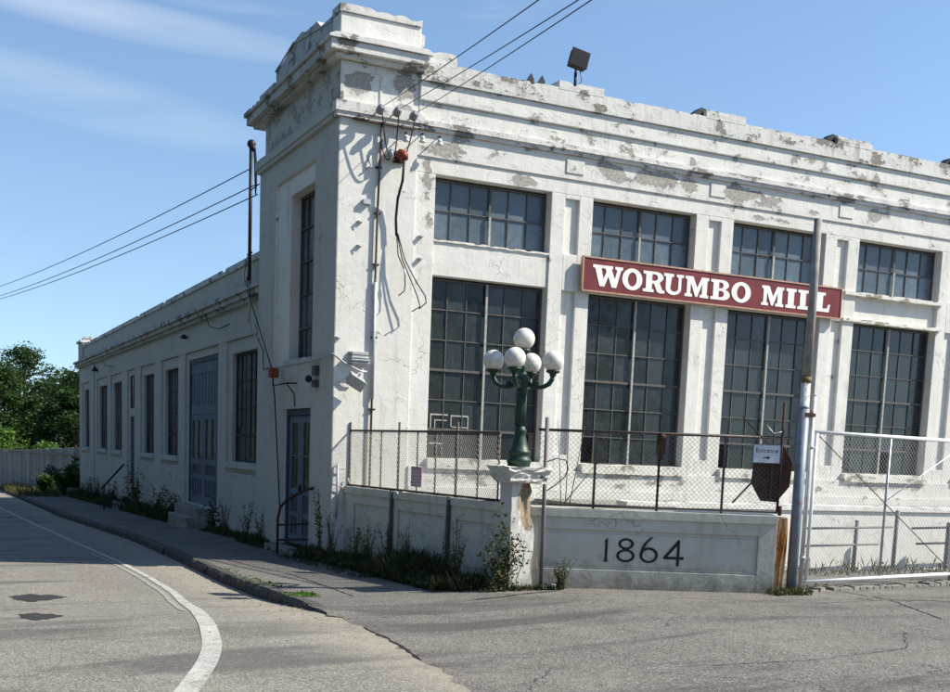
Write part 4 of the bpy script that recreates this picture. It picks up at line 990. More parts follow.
# drip loops
t = fixture('drip_loops', (.95,-.2,6.7), 'black cables hanging in loops under the tower insulators', 'cable')
def hang(p, q, dip, n=16, off=0): 
    p, q = Vector(p), Vector(q); return [p.lerp(q, i/n)-Vector((0, off*math.sin(PI*i/n), dip*math.sin(PI*i/n))) for i in range(n+1)]
for p, q, d in (((.68,-.30,7.52),(.96,-.2,6.85),.32), ((1.0,-.30,7.5),(.98,-.2,6.82),.10), ((1.32,-.30,7.5),(1.0,-.2,6.8),.32), ((.96,-.2,6.9),(.78,-.05,7.0),.2)):
    mb = MB(); mb.tube(hang(p, q, d), .012, 6); mb.build('cable', M_CABLE, t)
mb = MB(); mb.lathe((.93,-.16,6.78), [(.03,.0),(.06,.03),(.06,.12),(.02,.16)], 10); mb.tube([(.93,.02,6.85),(.93,-.16,6.85)], .02, 6); mb.build('weatherhead', M_ALU, t)
# orange elbow weatherhead and its thick cable
wh = fixture('weatherhead', (1.15,-.1,6.85), 'rust-orange conduit elbow with dark hood on the tower front', 'weatherhead')
mb = MB(); mb.tube([(1.13,.02,6.86),(1.13,-.14,6.88),(1.14,-.24,6.84),(1.14,-.28,6.77)], [.085,.09,.085,.07], 14); mb.build('elbow', M_ORANGE, wh)
mb = MB(); 
for i in range(9):
    a = PI*i/8; mb.box(1.13+.10*math.cos(a)-.02, 1.13+.10*math.cos(a)+.02, -.02, -.0, 6.84+.10*math.sin(a)-.02, 6.84+.10*math.sin(a)+.02)
mb.tube([(1.02,-.03,6.76),(1.25,-.03,6.76)], .02, 6); mb.build('flange', M_RUST, wh)
hc = fixture('hanging_cable', (1.15,-.25,6.7), 'thick black cable hanging from the orange elbow and splitting into loose ends', 'cable')
tr = [(1.14,-.28,6.80),(1.13,-.25,6.4),(1.09,-.14,6.1),(1.08,-.10,5.75),(1.10,-.10,5.45)]
mb = MB(); mb.tube(tr, .026, 8); mb.build('trunk_cable', M_CABLE, hc)
for pts in ([(1.10,-.10,5.5),(1.13,-.14,5.1),(1.24,-.2,4.85),(1.26,-.2,4.6),(1.25,-.2,4.48),(1.13,-.22,4.38)], [(1.11,-.10,5.5),(1.20,-.16,5.05),(1.36,-.2,4.70),(1.50,-.22,4.4),(1.56,-.22,4.22),(1.40,-.22,4.12)], [(1.12,-.11,5.5),(1.25,-.16,5.05),(1.45,-.2,4.70),(1.66,-.22,4.42),(1.68,-.22,4.30),(1.54,-.22,4.18)]):
    mb = MB(); mb.tube(pts, .011, 6); mb.build('loose_end', M_CABLE, hc)
mb = MB(); mb.tube([(1.235,-.2,4.87),(1.255,-.2,4.75)], .018, 6); mb.build('connector', M_PLATE, hc)
# long conduit down the tower
co = fixture('wall_conduit', (.73,-.04,1.0), 'thin grey conduit running down the whole tower front', 'conduit')
mb = MB(); mb.tube([(.78,-.05,7.36),(.745,-.045,6.0),(.735,-.045,4.6),(.73,-.045,.3)], .022, 8); mb.build('pipe', M_FENCE, co)
mb = MB(); mb.tube([(.735,-.045,4.6),(.735,-.045,2.5)], .034, 8); mb.build('coupling', M_GALV, co)
for z in (6.6,5.8,4.9,3.6,2.3): mb = MB(); mb.box(.69,.80,-.06,-.001,z,z+.03); mb.build('strap', M_RUST, co)
mb = MB(); mb.tube([(.60,-.02,6.80),(.55,-.03,6.70),(.60,-.06,6.62),(.50,-.05,6.55)], .018, 6); tag(mb.build('broken_bracket', M_ALU), 'small broken pale bracket on the tower front below the loops', 'bracket')
mb = MB(); mb.box(.46,.6,-.08,-.001,5.95,6.03); tag(mb.build('wall_block', M_ALU), 'pale square block on the tower front under the broken bracket', 'bracket')
for k, (x, z, lb) in enumerate([(.42,5.62,'upper stub bracket left of the conduit'), (.42,5.20,'lower stub bracket left of the conduit'), (1.62,5.50,'upper stub bracket beside the first tall window'), (1.62,5.10,'lower stub bracket beside the first tall window'), (.06,3.55,'small white bracket on the tower corner edge')]):
    mb = MB(); mb.box(x-.045,x+.045,-.045,F-.001,z,z+.03); mb.tube([(x-.05,-.05,z+.02),(x+.03,-.07,z)], .009, 5); tag(mb.build('stub_bracket', M_ALU), lb, 'bracket', 'stub brackets on the tower')
# wall lamps at the corner
bl = fixture('bulkhead_lamp', (.45,-.1,3.25), 'grey ribbed bulkhead lamp on the tower front', 'lamp')
mb = MB(); mb.box(.27,.62,-.05,-.001,3.10,3.34); mb.build('back_plate', M_ALU, bl, bevel=.01)
mb = MB(); 
for i in range(5): mb.box(.26+.01*i,.63-.01*i,-.20+.02*abs(i-1),-.051,3.12+.045*i,3.145+.045*i)
mb.box(.29,.60,-.16,-.052,3.10,3.33); mb.build('ribbed_cover', M_ALU, bl, bevel=.006)
fd = fixture('wall_floodlight', (.40,-.2,2.85), 'square grey floodlight on a pipe arm at the tower corner', 'floodlight')
mb = MB(); mb.tube([(-.06,1.25,3.20),(-.06,.4,3.24),(-.06,-.06,3.27),(.15,-.12,3.12),(.46,-.16,2.98),(.58,-.16,2.98)], .018, 8); mb.build('arm', M_ALU, fd)
mb = MB(Matrix.Translation((.33,-.26,2.80)) @ Matrix.Rotation(rad(28),4,'Y') @ Matrix.Rotation(rad(25),4,'X')); mb.box(-.15,.15,-.13,.10,-.09,.09); mb.box(-.165,.165,-.15,-.13,-.105,.105); mb.tube([(0,0,.09),(.0,.0,.17)], .02, 6); mb.build('housing', M_ALU, fd, bevel=.01)
# side of tower: small lamp, orange box on bracket
sl = fixture('side_wall_lamp', (-.1,.95,2.85), 'small dark double wall lamp on the shaded tower side', 'lamp')
mb = MB(); mb.box(-.10,-.005,.82,1.02,2.92,3.10); mb.build('upper_box', M_FENCE, sl, bevel=.01); mb = MB(); mb.box(-.10,-.005,.84,1.02,2.70,2.84); mb.build('lower_box', M_FENCE, sl, bevel=.01); mb = MB(); mb.sphere((-.13,1.10,2.86), .07, 12, 8); mb.build('bulb_cage', M_BLACKM, sl)
ob = fixture('orange_junction_box', (-.2,3.3,3.0), 'small orange box on an iron bracket above the tower door', 'box')
mb = MB(); mb.box(-.30,-.12,3.16,3.34,2.96,3.16); mb.build('housing', M_ORANGE, ob, bevel=.01)
mb = MB(); mb.tube([(-.2,3.3,2.96),(-.2,3.32,2.80),(-.2,2.3,2.82),(-.02,2.2,2.82)], .016, 6); mb.tube([(-.2,2.35,2.82),(-.05,2.30,2.62),(-.03,2.30,2.36)], .014, 6); mb.build('bracket', M_RUST, ob)
# cables on the side, from the mast
mb = MB(); mb.tube([(.05,6.55,5.4),(-.02,6.2,5.0),(-.1,5.2,4.4),(-.12,4.2,3.6),(-.2,3.45,3.18),(-.15,3.35,2.6),(-.1,3.2,1.2),(-.05,3.15,.2)], .014, 6); tag(mb.build('slack_cable', M_CABLE), 'slack black cable from the mast down past the orange box', 'cable')
mb = MB(); mb.tube([(.18,6.2,4.3),(.12,5.7,4.0),(-.03,5.2,3.9),(-.03,4.75,3.6),(-.03,4.7,3.2),(-.03,4.3,3.22)], .010, 6); tag(mb.build('thin_cable', M_CABLE), 'thin cable stapled across the join of wing and tower', 'cable')
ms = fixture('service_mast', (.08,6.45,4.2), 'tall black iron mast with a hooded top rising between wing and tower', 'mast')
mb = MB(); mb.tube([(.08,6.45,5.30),(.08,6.45,8.25)], .042, 9); mb.build('shaft', M_BLACKM, ms)
mb = MB(); mb.tube([(.08,6.45,4.35),(.10,6.45,5.30)], .03, 8); mb.tube([(.10,6.45,4.36),(.10,6.3,4.15),(.14,6.05,4.05)], .03, 8); mb.build('lower_conduit', M_SIDE, ms)
mb = MB(); mb.sphere((.08,6.42,8.30), .10, 12, 8); mb.tube([(.08,6.38,8.30),(.06,6.2,8.20),(.06,6.15,8.1)], .045, 8); mb.build('hood', M_BLACKM, ms)
mb = MB()
for k in range(3): mb = MB(); mb.tube([(.08,6.2-.05*k,8.15),(.06,6.05-.08*k,7.8),(.05,5.95-.06*k,7.4),(.04,5.85,7.1)], .016, 6); mb.build('cable', M_CABLE, ms)
mb = MB(); mb.tube([(.08,6.5,7.3),(.08,5.7,7.3)], .014, 6); mb.build('cross_arm', M_CABLE, ms); mb = MB(); mb.tube([(.08,6.65,5.9),(.08,6.25,5.9)], .02, 6); mb.tube([(.08,6.45,5.9),(-.02,6.2,5.85),(-.02,6.1,5.6),(.02,6.15,4.9)], .012, 6); mb.build('cable', M_CABLE, ms); mb = MB(); mb.tube([(.08,6.8,5.1),(.08,6.9,5.5),(.08,6.7,5.85),(.08,6.5,5.88)], .008, 5); mb.build('cable', M_CABLE, ms)
LW = [((.04,6.42,7.75),(-5.64,64.3,9.9),'upper'), ((.02,5.9,7.30),(-5.72,64.3,9.4),'middle'), ((.02,5.6,7.05),(-5.77,64.3,9.3),'lower')]
LWI = len(bpy.data.objects)
# pixel-free: straight spans to a far utility pole out of the frame on the left
for a, b, lb in LW:
    mb = MB(); mb.tube(wire_pts(a, b, .5, 40), .012, 6); tag(mb.build('overhead_wire', M_CABLE), lb+' of the three wires crossing the sky left of the tower', 'wire', 'wires to the left')
# wing cornice bits
mb = MB(); mb.tube([(.14,30.6,4.75),(.12,29.9,4.55),(.12,28.6,4.45),(.15,27.6,4.40)], .016, 5); tag(mb.build('drooping_wire', M_CABLE), 'drooping wire under the far wing cornice', 'wire')
mb = MB(); mb.tube([(.14,33.3,4.84),(.12,33.0,4.65)], .012, 5); mb.lathe((.12,33.0,4.45), [(.16,0),(.12,.08),(.03,.2)], 10); tag(mb.build('hanging_lamp', M_BLACKM), 'small dark hood lamp under the far wing cornice', 'lamp')
mb = MB(); mb.tube([(.14,11.2,4.9),(.1,10.6,4.6),(.1,9.5,4.45),(.15,8.6,4.5)], .014, 5); tag(mb.build('drooping_wire', M_CABLE), 'drooping wire on the wing above the loading door', 'wire')
mb = MB(); mb.lathe((.13,14.0,4.55), [(.02,-.04),(.12,0),(.08,.06),(.02,.1)], 8); tag(mb.build('lamp_hood', M_BLACKM), 'little black hood under the cornice near the loading door', 'lamp')

# handrails
hr = fixture('handrail', (-.7,23.5,-.9), 'black iron handrail sloping up to the narrow wing door', 'handrail')
mb = MB(); mb.tube([(-.75,24.6,-.30),(-.1,23.5,.66)], .035, 8); mb.build('rail', M_BLACKM, hr)
mb = MB(); mb.tube([(-.68,24.4,-1.1),(-.68,24.4,-.2)], .028, 8); mb.build('post', M_BLACKM, hr)
br = fixture('bent_railing', (-.4,1.6,-.5), 'rusty bent pipe railing outside the tower door', 'railing')
mb = MB(); 
mb.tube([(-.42,2.0,-.55),(-.42,2.0,.15),(-.40,1.9,.38),(-.34,1.7,.52),(-.16,1.15,.74),(-.02,1.0,.80)], .026, 8); mb.build('hoop', M_RUST, br)
mb = MB(); mb.tube([(-.42,1.98,.02),(-.05,1.2,.10)], .02, 7); mb.tube([(-.42,1.98,-.28),(-.05,1.2,-.2)], .02, 7); mb.build('cross_bar', M_RUST, br)
# meter pipes at tower corner
mb = MB(); 
mb.tube([(.10,-.05,1.30),(.10,-.07,.75),(.09,-.07,.3)], .022, 7); mb.tube([(.03,-.06,1.25),(.22,-.06,1.2)], .012, 6); mb.tube([(.0,-.06,.92),(.30,-.06,.85)], .012, 6); mb.tube([(.30,-.05,1.05),(.34,-.08,.9)], .012, 5)
tag(mb.build('corner_pipe', M_GALV), 'short pale pipe clamped to the foot of the tower corner', 'pipe')

# ------------------------------------------------------------------ vegetation
def leaf(mb, p, s, rnd=R, m=0, up=0.):
    a = rnd.uniform(0, 2*PI); b = rnd.uniform(-1, 1); 
    d = Vector((math.cos(a), math.sin(a), b*.7+up)).normalized(); e = d.orthogonal().normalized(); e.rotate(Matrix.Rotation(rnd.uniform(0, PI), 3, d))
    p = Vector(p); q = p+d*s; w_ = s*.32
    i = [mb.pt(p), mb.pt(p+d*s*.5+e*w_), mb.pt(q), mb.pt(p+d*s*.5-e*w_)]; mb.face(i, m)
def tree(x, y, z0, h, r_, label, mat, n=5200, ls=.34, seed=1, group='trees beyond the far fence', shape=1.0):
    rr = random.Random(seed); t = thing('tree', (x, y, z0), label, 'tree', group)
    mb = MB(); mb.tube([(x, y, z0-.3),(x+.1, y, z0+h*.3),(x-.1, y+.1, z0+h*.65),(x, y, z0+h*.92)], [h*.028, h*.021, h*.013, h*.003], 9)
    limbs = []
    for i in range(14):
        a = i*2.4+rr.random(); zz = z0+h*(.25+.6*i/14); L = r_*(.9-.45*i/14); e = (x+L*math.cos(a), y+L*math.sin(a), zz+L*.5)
        mb.tube([(x, y, zz), (x+L*.5*math.cos(a), y+L*.5*math.sin(a), zz+L*.18), e], [h*.009, h*.006, h*.002], 6); limbs.append(e)
    mb.build('trunk', M_BARK, t)
    mb = MB(); cl = []
    for i in range(75):
        u = rr.uniform(0, 1); a = rr.uniform(0, 2*PI); zz = .18+.82*u
        pr_ = math.sin(min(1, (1.08-u)*1.15)**shape*PI*.62)*(.75+.25*math.sin(a*3+seed))
        q = pr_*r_*math.sqrt(rr.uniform(.25, 1)); cl.append((Vector((x+q*math.cos(a), y+q*math.sin(a), z0+h*zz)), r_*rr.uniform(.16, .34)))
    for i in range(n):
        c_, cr_ = rr.choice(cl); v_ = Vector((rr.gauss(0,1), rr.gauss(0,1), rr.gauss(0,.75))).normalized()*cr_*rr.uniform(.35,1.08)
        v_.z *= .75
        leaf(mb, c_+v_, ls*rr.uniform(.7, 1.3), rr)
    mb.build('crown', mat, t)
    return t
TREES = [(-9.5,84,9.4,4.4,'dark broad tree at the far left edge of the frame','d',.9),(-4.6,92,11.3,4.0,'tall dark tree, second from the left beyond the fence','d',1.),(-1.0,79,9.0,3.3,'mid green round tree standing in front of the taller ones','m',1.),
         (2.2,97,11.5,4.2,'dark rounded tree with the highest crown beside the wing end','d',1.),(6.0,90,9.0,4.0,'dark conifer-like tree just left of the wing corner','d',1.4),(4.2,76,7.0,3.2,'olive green tree low against the wing end','m',1.),
         (-6.2,72,5.8,3.2,'mid green tree leaning over the fence at far left','m',1.),(9.5,98,11.5,4.5,'dark tree mostly hidden behind the wing','d',1.)]
for i, (x, y, h, r_, lb, k, shp) in enumerate(TREES):
    tree(x, y, -3.6, h+1.6, r_*1.15, lb, M_LEAFD if k == 'd' else M_LEAF, 15000, .25, 20+i, shape=shp)
for i, (x, y, h, r_, lb) in enumerate([(-4.2,66,4.3,2.2,'bright green bushy tree above the fence at the left edge'),(-1.6,67,4.4,1.9,'bright green bushy tree above the middle of the fence'),(.9,63,3.6,1.7,'bright yellow-green bush over the fence near the wing')]):
    tree(x, y, -3.0, h+.3, r_*1.3, lb, M_LEAFL, 3600, .26, 50+i, group='bright bushes over the fence')
# far wooded bank behind them
mb = MB(); rr = random.Random(5)
for i in range(26000):
    x = rr.uniform(-60, 45); y = 104+rr.uniform(0, 14)+abs(x)*.1; top = 6.6+1.5*math.sin(x*.35)+1.2*math.sin(x*.9+1)
    z = -5+(top+5)*math.sqrt(rr.random())
    leaf(mb, (x, y, z), rr.uniform(.5,.9), rr)
tag(mb.build('far_woods', M_LEAFD), 'dark wooded bank in the distance', 'woods', kind='stuff')

# unseen woods added round the street: they block sky light and show in the glass
mb = MB(); rr = random.Random(77); cc = []
for i in range(17):
    cc.append((-20+rr.uniform(-2,2), -38+i*6.2, rr.uniform(12,16)))
for i in range(9): cc.append((-17+i*6.5+rr.uniform(-2,2), -47+rr.uniform(-3,3), rr.uniform(10,14)))
for x, y, h in cc:
    z0 = H_land(x, y); mb.tube([(x, y, z0-.5),(x, y, z0+h*.5),(x+.3, y, z0+h*.95)], [.28,.2,.04], 8, 1)
    for k in range(26):
        c_ = Vector((x+rr.gauss(0,2.1), y+rr.gauss(0,2.1), z0+h*rr.uniform(.06,1))); q = rr.uniform(1.1,2.0)
        for j in range(75):
            leaf(mb, c_+Vector((rr.gauss(0,1), rr.gauss(0,1), rr.gauss(0,.8))).normalized()*q*rr.uniform(.4,1.05), rr.uniform(.6,1.0), rr)
tag(mb.build('unseen_shade_woods', [M_LEAFD, M_BARK]), 'unseen dark woods added across the road to shade the mill side', 'woods', kind='stuff')

# far fence, kerb, sumac
def m_boards():
    t = NT('grey_fence_boards'); ri = t.geo.outputs['Random Per Island']; st = t.noise(t.vec(t.pos, (6,6,.7)), 1, 5, .6)
    c = t.mix(ri, (.20,.215,.215), (.38,.39,.385)); c = t.mix(t.ramp(st, .45, .7, 0, .6), c, (.13,.135,.13))
    return t.fin(c, .9, None, 0, .2)
ff = thing('board_fence', (-.6,52,-1.6), 'long grey board fence running away beyond the end of the wing', 'fence')
FA, FB = (1.6,43.0), (-2.0,59.5); TF, LF = frame(FA, FB)
# boards
mb = MB(TF); i = 0; x = 0
while x < LF+6:
    j = R.uniform(-.03,.03); mb.box(x, x+.19, -.012+R.uniform(0,.01), .02, -1.75-.03*x*.3, 1.12-.035*x+j); x += .20
mb.build('boards', m_boards(), ff)
mb = MB(TF); mb.box(0, LF+6, .02, .10, .55, .65)
mb.build('rail', M_WOODP, ff)
mb = MB(); 
for k in range(30):
    t0_, t1_ = k/30, (k+1)/30; x0, y0 = .1-1.9*t0_, 40+22*t0_; x1, y1 = .1-1.9*t1_, 40+22*t1_
    rough_block(mb, min(x0,x1)-.22, max(x0,x1)+.12, y0, y1-.02, -2.4, PG((y0+y1)/2)+.36, .008, 1)
tag(mb.build('concrete_kerb_wall', M_CONC), 'low concrete kerb wall in front of the far board fence', 'wall')
def plant(name, x, y, z, h, spread, n, ls, label, mat, seed, group=None, stems=5, cat='plant'):
    rr = random.Random(seed); t = thing(name, (x, y, z), label, cat, group); st = MB(); lf = MB()
    for s_ in range(stems):
        a = rr.uniform(0, 2*PI); q = spread*rr.uniform(.1, .9); hh = h*rr.uniform(.6, 1.05); bx, by = x+q*.25*math.cos(a), y+q*.25*math.sin(a)
        pts = [Vector((bx+(q*math.cos(a)*k*k), by+(q*math.sin(a)*k*k), z+hh*k)) for k in (0, .35, .7, 1)]
        st.tube(pts, .008, 5, r1=.003)
        for i in range(n//stems):
            k = rr.uniform(.12, 1); i0 = min(2, int(k*3)); p = pts[i0].lerp(pts[i0+1], k*3-i0); r0 = ls*(1.2-k*.6)
            leaf(lf, p+Vector((rr.uniform(-1,1), rr.uniform(-1,1), rr.uniform(-.5,.5)))*ls*.4, r0*rr.uniform(.6,1.2), rr, up=.25)
    st.build('stem', M_STRAW, t); lf.build('foliage', mat, t); return t
plant('sumac_bush', .1, 41.0, -1.4, 2.0, 1.5, 1500, .34, 'leafy sumac bush at the far end of the wing', M_LEAF, 3, stems=12, cat='bush')
plant('sumac_bush', -1.0, 43.0, -1.4, 1.2, .9, 700, .28, 'smaller leafy bush beside the far kerb wall', M_LEAF, 4, stems=8, cat='bush')
for i, (x, y, h, sp, n, lb) in enumerate([(-.15,.05,1.35,.22,260,'tall dark weed growing beside the tower corner'),(.05,-1.2,.75,.25,160,'weed at the foot of the yard wall nearest the tower'),(.14,-2.6,.85,.22,180,'weed climbing the middle panel of the shaded yard wall'),(.4,-4.2,.7,.25,160,'weed before the last panel of the shaded yard wall'),
        (0,9.6,.9,.3,200,'weed at the wing foot beside the loading door steps'),(.0,6.1,.9,.25,180,'weed growing in the corner where wing meets tower'),(.0,14.9,.9,.4,240,'weed clump beyond the loading door steps'),(-.1,20.6,1.9,.5,240,'tall brown-tipped weed between the wing windows and the narrow door'),(0,22.6,1.3,.5,300,'broad-leaved weed beside the narrow wing door'),
        (0,27.6,1.0,.5,200,'weed beyond the handrail by the wing'),(0,31.5,1.1,.5,200,'far weed below the wing windows'),(0,34.6,1.1,.5,200,'farthest weed clump by the wing corner'),(-.05,4.6,.8,.2,150,'weed beside the tower door'),(-.1,17.3,1.1,.5,260,'dense weed under the wing window past the loading door')]):
    plant('weed', x, y, H_walk(x, y), h, sp, n, .062 if y < 8 else .12, lb, M_WEED, 80+i, 'weeds along the walls', stems=6 if y < 8 else 9)
for i, (x, y, h, lb) in enumerate([(.28,-5.0,1.0,'wispy weed left of the vine on the lamp pier'), (.2,-3.3,.9,'wispy weed between the two pipes of the shaded yard wall'), (.1,-1.75,.8,'wispy weed beside the first pipe of the shaded yard wall'), (-.12,-.45,1.0,'wispy weed where tower and yard wall meet'), (1.5,-6.0,.45,'small weed at the foot of the grey pipe by the pier'), (-.15,7.6,.8,'wispy weed below the first wing window')]):
    plant('weed', x, y, H_walk(x, y), h, .2, 420, .045, lb, M_DRYG if i % 2 else M_WEED, 300+i, 'weeds along the walls', stems=12)
# ivy on the pier
t = thing('climbing_vine', (.8,-5.8,-.4), 'green vine climbing the left side of the lamp pier', 'vine'); rr = random.Random(9); lf = MB(); st = MB()
for s_ in range(16):
    x0 = rr.uniform(.42,.86); hgt = rr.uniform(.5,1.35)*(1.0 if x0 > .6 else .7); pts = [Vector((x0+rr.uniform(-.05,.05)*k, -5.80+rr.uniform(-.12,.02)-(0.05 if x0>.78 else -.05), -.4+hgt*k/4)) for k in range(5)]
    st.tube(pts, .006, 4)
    for i in range(70):
        k = rr.uniform(0, 3.99); i0 = int(k); p = pts[i0].lerp(pts[i0+1], k-i0); leaf(lf, p+Vector((rr.uniform(-.08,.08), rr.uniform(-.08,.04), rr.uniform(-.05,.05))), rr.uniform(.035,.075), rr)
lf.build('foliage', M_WEED, t); st.build('stem', M_STRAW, t)
# bare sapling behind the fence
mb = MB(TR)
for a, b in (((.50,.35,.3),(.35,.3,2.1)),((.52,.35,.3),(.52,.35,2.15)),((.52,.35,.5),(.75,.3,2.05)),((.5,.35,.9),(.95,.32,1.5)),((.95,.32,1.5),(1.05,.3,1.62))): mb.tube([a, tuple((a[i]+b[i])/2+.01 for i in range(3)), b], [.009,.007,.003], 5)
tag(mb.build('bare_sapling', M_STRAW), 'thin leafless sapling stems behind the chain-link fence near the lamp', 'sapling')
# ground-cover weeds and grass: nobody could count it
def grass(name, areas, label, seed, mat=M_WEED):
    rr = random.Random(seed); mb = MB()
    for (xa, xb, ya, yb, n, h) in areas:
        for i in range(n):
            x, y = rr.uniform(xa, xb), rr.uniform(ya, yb); z = H_walk(x, y)-.01; hh = h*rr.uniform(.3, 1.15)*(0.6+.5*math.sin(y*2.3)*math.sin(y*.71+1)+.3*rr.random()); a = rr.uniform(0, 2*PI); w_ = .006+h*.02; l_ = hh*.4
            d = Vector((math.cos(a), math.sin(a), 0)); e = Vector((-d.y, d.x, 0))*w_; p = Vector((x, y, z))
            mb.face([mb.pt(p-e), mb.pt(p+e), mb.pt(p+d*l_*.4+e*.7+Vector((0,0,hh*.6))), mb.pt(p+d*l_+Vector((0,0,hh))), mb.pt(p+d*l_*.4-e*.7+Vector((0,0,hh*.6)))])
            if rr.random() < .4: leaf(mb, p+d*l_*.5+Vector((0,0,hh*.6)), .05+h*.12, rr)
    tag(mb.build(name, mat), label, 'weeds', kind='stuff')
grass('weeds', [(-.25,.3,-5.4,.2,3600,.34),(.0,.6,-5.6,-3,1700,.34),(-.35,.0,.1,5.6,1500,.22),(-.2,.25,5.5,10.3,800,.2),(-.3,.2,14.2,40,4200,.45),(.35,1.6,-5.95,-5.75,260,.12),(-.6,.0,-3.2,1.6,700,.10)], 'dark weeds and grass along the foot of the walls', 1, M_WEED)
grass('grass', [(4.3,5.0,-7.35,-7.05,260,.12),(5.3,9.5,-6.6,-6.0,260,.07),(7.2,12.5,-4.6,-3.6,330,.26),(8.6,12.0,-6.3,-5.9,420,.12),(-2.5,-.6,40,56,2500,.4),(1.3,4.6,-7.2,-5.7,0,.1)], 'sunlit dry grass tufts around the gate and dock', 2, M_DRYG)
grass('moss_tuft', [(-2.35,-1.95,-5.5,-4.9,700,.05),(-2.4,-2.1,-4.6,-1.0,300,.04)], 'small bright moss tuft on the end of the kerb', 3, M_LEAFL)
# litter
mb = MB(); rough_block(mb, 1.42,1.56,-5.95,-5.85,-.32,-.25,.02,2); tag(mb.build('litter', M_WHITE), 'crumpled white litter on the ground by the lamp pier', 'litter')
for i, (x, y, lb) in enumerate([(6.5,-6.35,'left scrap of white litter under the gate'),(7.1,-6.25,'right scrap of white litter under the gate')]):
    mb = MB(); rough_block(mb, x,x+.12,y-.3,y-.22,-.31,-.26,.015,2); tag(mb.build('litter', M_WHITE), lb, 'litter', 'litter under the gate')
mb = MB(); rr = random.Random(12)
for i in range(1500):
    y = rr.uniform(-9.5, 25); x = curb_x(y)-abs(rr.gauss(0,.35))-.05; s_ = rr.uniform(.006,.022); z = H_road(x, y)
    rough = [mb.pt((x+rr.uniform(-s_,s_), y+rr.uniform(-s_,s_), z+rr.uniform(0,s_))) for _ in range(4)]
    mb.face(rough[:3]); mb.face((rough[0], rough[1], rough[3])); mb.face((rough[1], rough[2], rough[3])); mb.face((rough[0], rough[3], rough[2]))
tag(mb.build('gravel', M_CONC), 'loose gravel in the gutter along the kerb', 'gravel', kind='stuff')

# ------------------------------------------------------------------ camera
f_, rx, ry, rz, cx, cy = 1151.1, rad(-7.30), rad(2.28), rad(25.78), -6.78, -20.31
FW = Vector((math.sin(rz)*math.cos(rx), math.cos(rz)*math.cos(rx), math.sin(rx))); RT = Vector((math.cos(rz), -math.sin(rz), 0)); UP = RT.cross(FW)
R2 = RT*math.cos(ry)+UP*math.sin(ry); U2 = UP*math.cos(ry)-RT*math.sin(ry)
cam = bpy.data.cameras.new('camera'); co_ = bpy.data.objects.new('camera', cam); COL.objects.link(co_)
Mx = Matrix.Identity(4)
for i in range(3): Mx[i][0] = R2[i]; Mx[i][1] = U2[i]; Mx[i][2] = -FW[i]
Mx.translation = (cx, cy, 1.6); co_.matrix_world = Mx
cam.sensor_width = 36; cam.sensor_fit = 'HORIZONTAL'; cam.lens = f_/950*36; cam.shift_y = (600-346)/950; cam.clip_end = 3000; cam.clip_start = .05
sc.camera = co_

# ------------------------------------------------------------------ light
K = .50; EL = 42.5
hd = Vector((1, -K)).normalized(); sd = Vector((hd.x*math.cos(rad(EL)), hd.y*math.cos(rad(EL)), math.sin(rad(EL))))
sun = bpy.data.lights.new('sun', 'SUN'); so_ = bpy.data.objects.new('sun', sun); COL.objects.link(so_)
sun.energy = 5.0; sun.angle = rad(.53); sun.color = (1, .935, .81); so_.rotation_euler = sd.to_track_quat('Z', 'Y').to_euler(); so_.location = (20,-20,30)
CIRRUS = [(.14,.311,.17,.015,-.07,.50), (.12,.255,.15,.024,-.12,.48)]
wd = bpy.data.worlds.new('World'); sc.world = wd; wd.use_nodes = True; nt_ = wd.node_tree; nt_.nodes.clear()
def wn(t, **k):
    x = nt_.nodes.new(t)
    for a, v in k.items(): setattr(x, a, v)
    return x
sk = wn('ShaderNodeTexSky', sky_type='NISHITA'); sk.sun_disc = False; sk.sun_elevation = rad(EL); sk.sun_rotation = math.atan2(hd.x, hd.y); sk.air_density = 1.1; sk.dust_density = .25; sk.ozone_density = 1.6
tc = wn('ShaderNodeTexCoord')
mp = wn('ShaderNodeMapping'); mp.inputs['Rotation'].default_value = (0, rad(-8), rad(20)); mp.inputs['Scale'].default_value = (1.1, 1.6, 7.5); nt_.links.new(tc.outputs['Generated'], mp.inputs[0])
lift = wn('ShaderNodeVectorMath', operation='ADD'); lift.inputs[1].default_value = (0, 0, .085); nt_.links.new(tc.outputs['Generated'], lift.inputs[0])
nrm = wn('ShaderNodeVectorMath', operation='NORMALIZE'); nt_.links.new(lift.outputs[0], nrm.inputs[0]); nt_.links.new(nrm.outputs[0], sk.inputs[0])
nz = wn('ShaderNodeTexNoise'); nz.inputs['Scale'].default_value = 2.1; nz.inputs['Detail'].default_value = 7; nz.inputs['Roughness'].default_value = .55; nz.inputs['Distortion'].default_value = .5; nt_.links.new(mp.outputs[0], nz.inputs['Vector'])
mr = wn('ShaderNodeMapRange'); mr.inputs[1].default_value = .56; mr.inputs[2].default_value = .85; mr.inputs[3].default_value = 0; mr.inputs[4].default_value = .35; nt_.links.new(nz.outputs[0], mr.inputs[0])
tint = wn('ShaderNodeMix', data_type='RGBA', blend_type='MULTIPLY'); tint.inputs[0].default_value = 1; nt_.links.new(sk.outputs[0], tint.inputs[6]); tint.inputs[7].default_value = (.97,1.03,1.06,1)
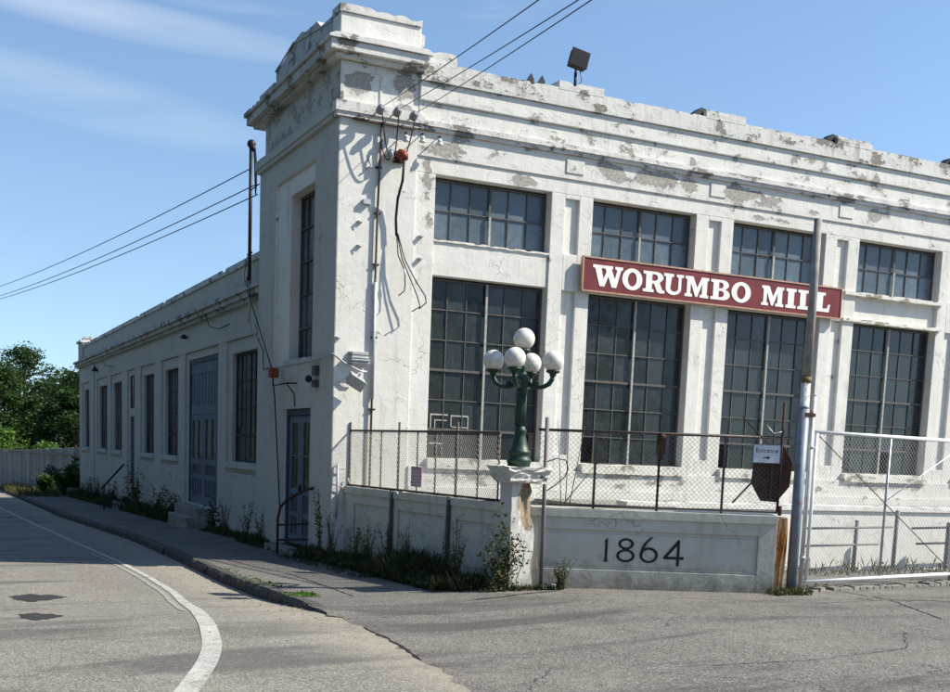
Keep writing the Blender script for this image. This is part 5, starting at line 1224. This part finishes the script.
def mth(op, a, b):
    x = wn('ShaderNodeMath', operation=op)
    for i, v in enumerate((a, b)):
        if isinstance(v, bpy.types.NodeSocket): nt_.links.new(v, x.inputs[i])
        else: x.inputs[i].default_value = v
    return x.outputs[0]
# two broad veils of cirrus low in the northern sky
acc = mr.outputs[0]
mp2 = wn('ShaderNodeMapping'); mp2.inputs['Rotation'].default_value = (0, rad(10), 0); mp2.inputs['Scale'].default_value = (1.5, 1.5, 9); nt_.links.new(tc.outputs['Generated'], mp2.inputs[0])
n2 = wn('ShaderNodeTexNoise'); n2.inputs['Scale'].default_value = 2.6; n2.inputs['Detail'].default_value = 6; n2.inputs['Roughness'].default_value = .5; nt_.links.new(mp2.outputs[0], n2.inputs['Vector'])
sp_ = wn('ShaderNodeSeparateXYZ'); nt_.links.new(tc.outputs['Generated'], sp_.inputs[0])
for cx_, cz_, wx_, wz_, sl, amp in CIRRUS:
    dx_ = mth('SUBTRACT', sp_.outputs[0], cx_); dz_ = mth('SUBTRACT', mth('SUBTRACT', sp_.outputs[2], cz_), mth('MULTIPLY', dx_, sl))
    e_ = mth('ADD', mth('POWER', mth('DIVIDE', dx_, wx_), 2.), mth('POWER', mth('DIVIDE', dz_, wz_), 2.)); e_ = mth('MAXIMUM', mth('SUBTRACT', 1., e_), 0.)
    front = mth('GREATER_THAN', sp_.outputs[1], 0.); k_ = mth('MULTIPLY', mth('MULTIPLY', e_, front), mth('MULTIPLY', mth('SUBTRACT', n2.outputs[0], .22), amp*2.1)); acc = mth('MAXIMUM', acc, k_)
mxs = wn('ShaderNodeMix', data_type='RGBA'); nt_.links.new(acc, mxs.inputs[0]); nt_.links.new(tint.outputs[2], mxs.inputs[6]); mxs.inputs[7].default_value = (5.2,5.5,6.0,1)
bg = wn('ShaderNodeBackground'); bg.inputs[1].default_value = .115; wo = wn('ShaderNodeOutputWorld'); nt_.links.new(mxs.outputs[2], bg.inputs[0]); nt_.links.new(bg.outputs[0], wo.inputs[0])
vs = sc.view_settings; vs.view_transform = 'Standard'; vs.look = 'None'; vs.gamma = 1; vs.exposure = .66; vs.use_curve_mapping = False
sc.cycles.max_bounces = 6; sc.cycles.diffuse_bounces = 3
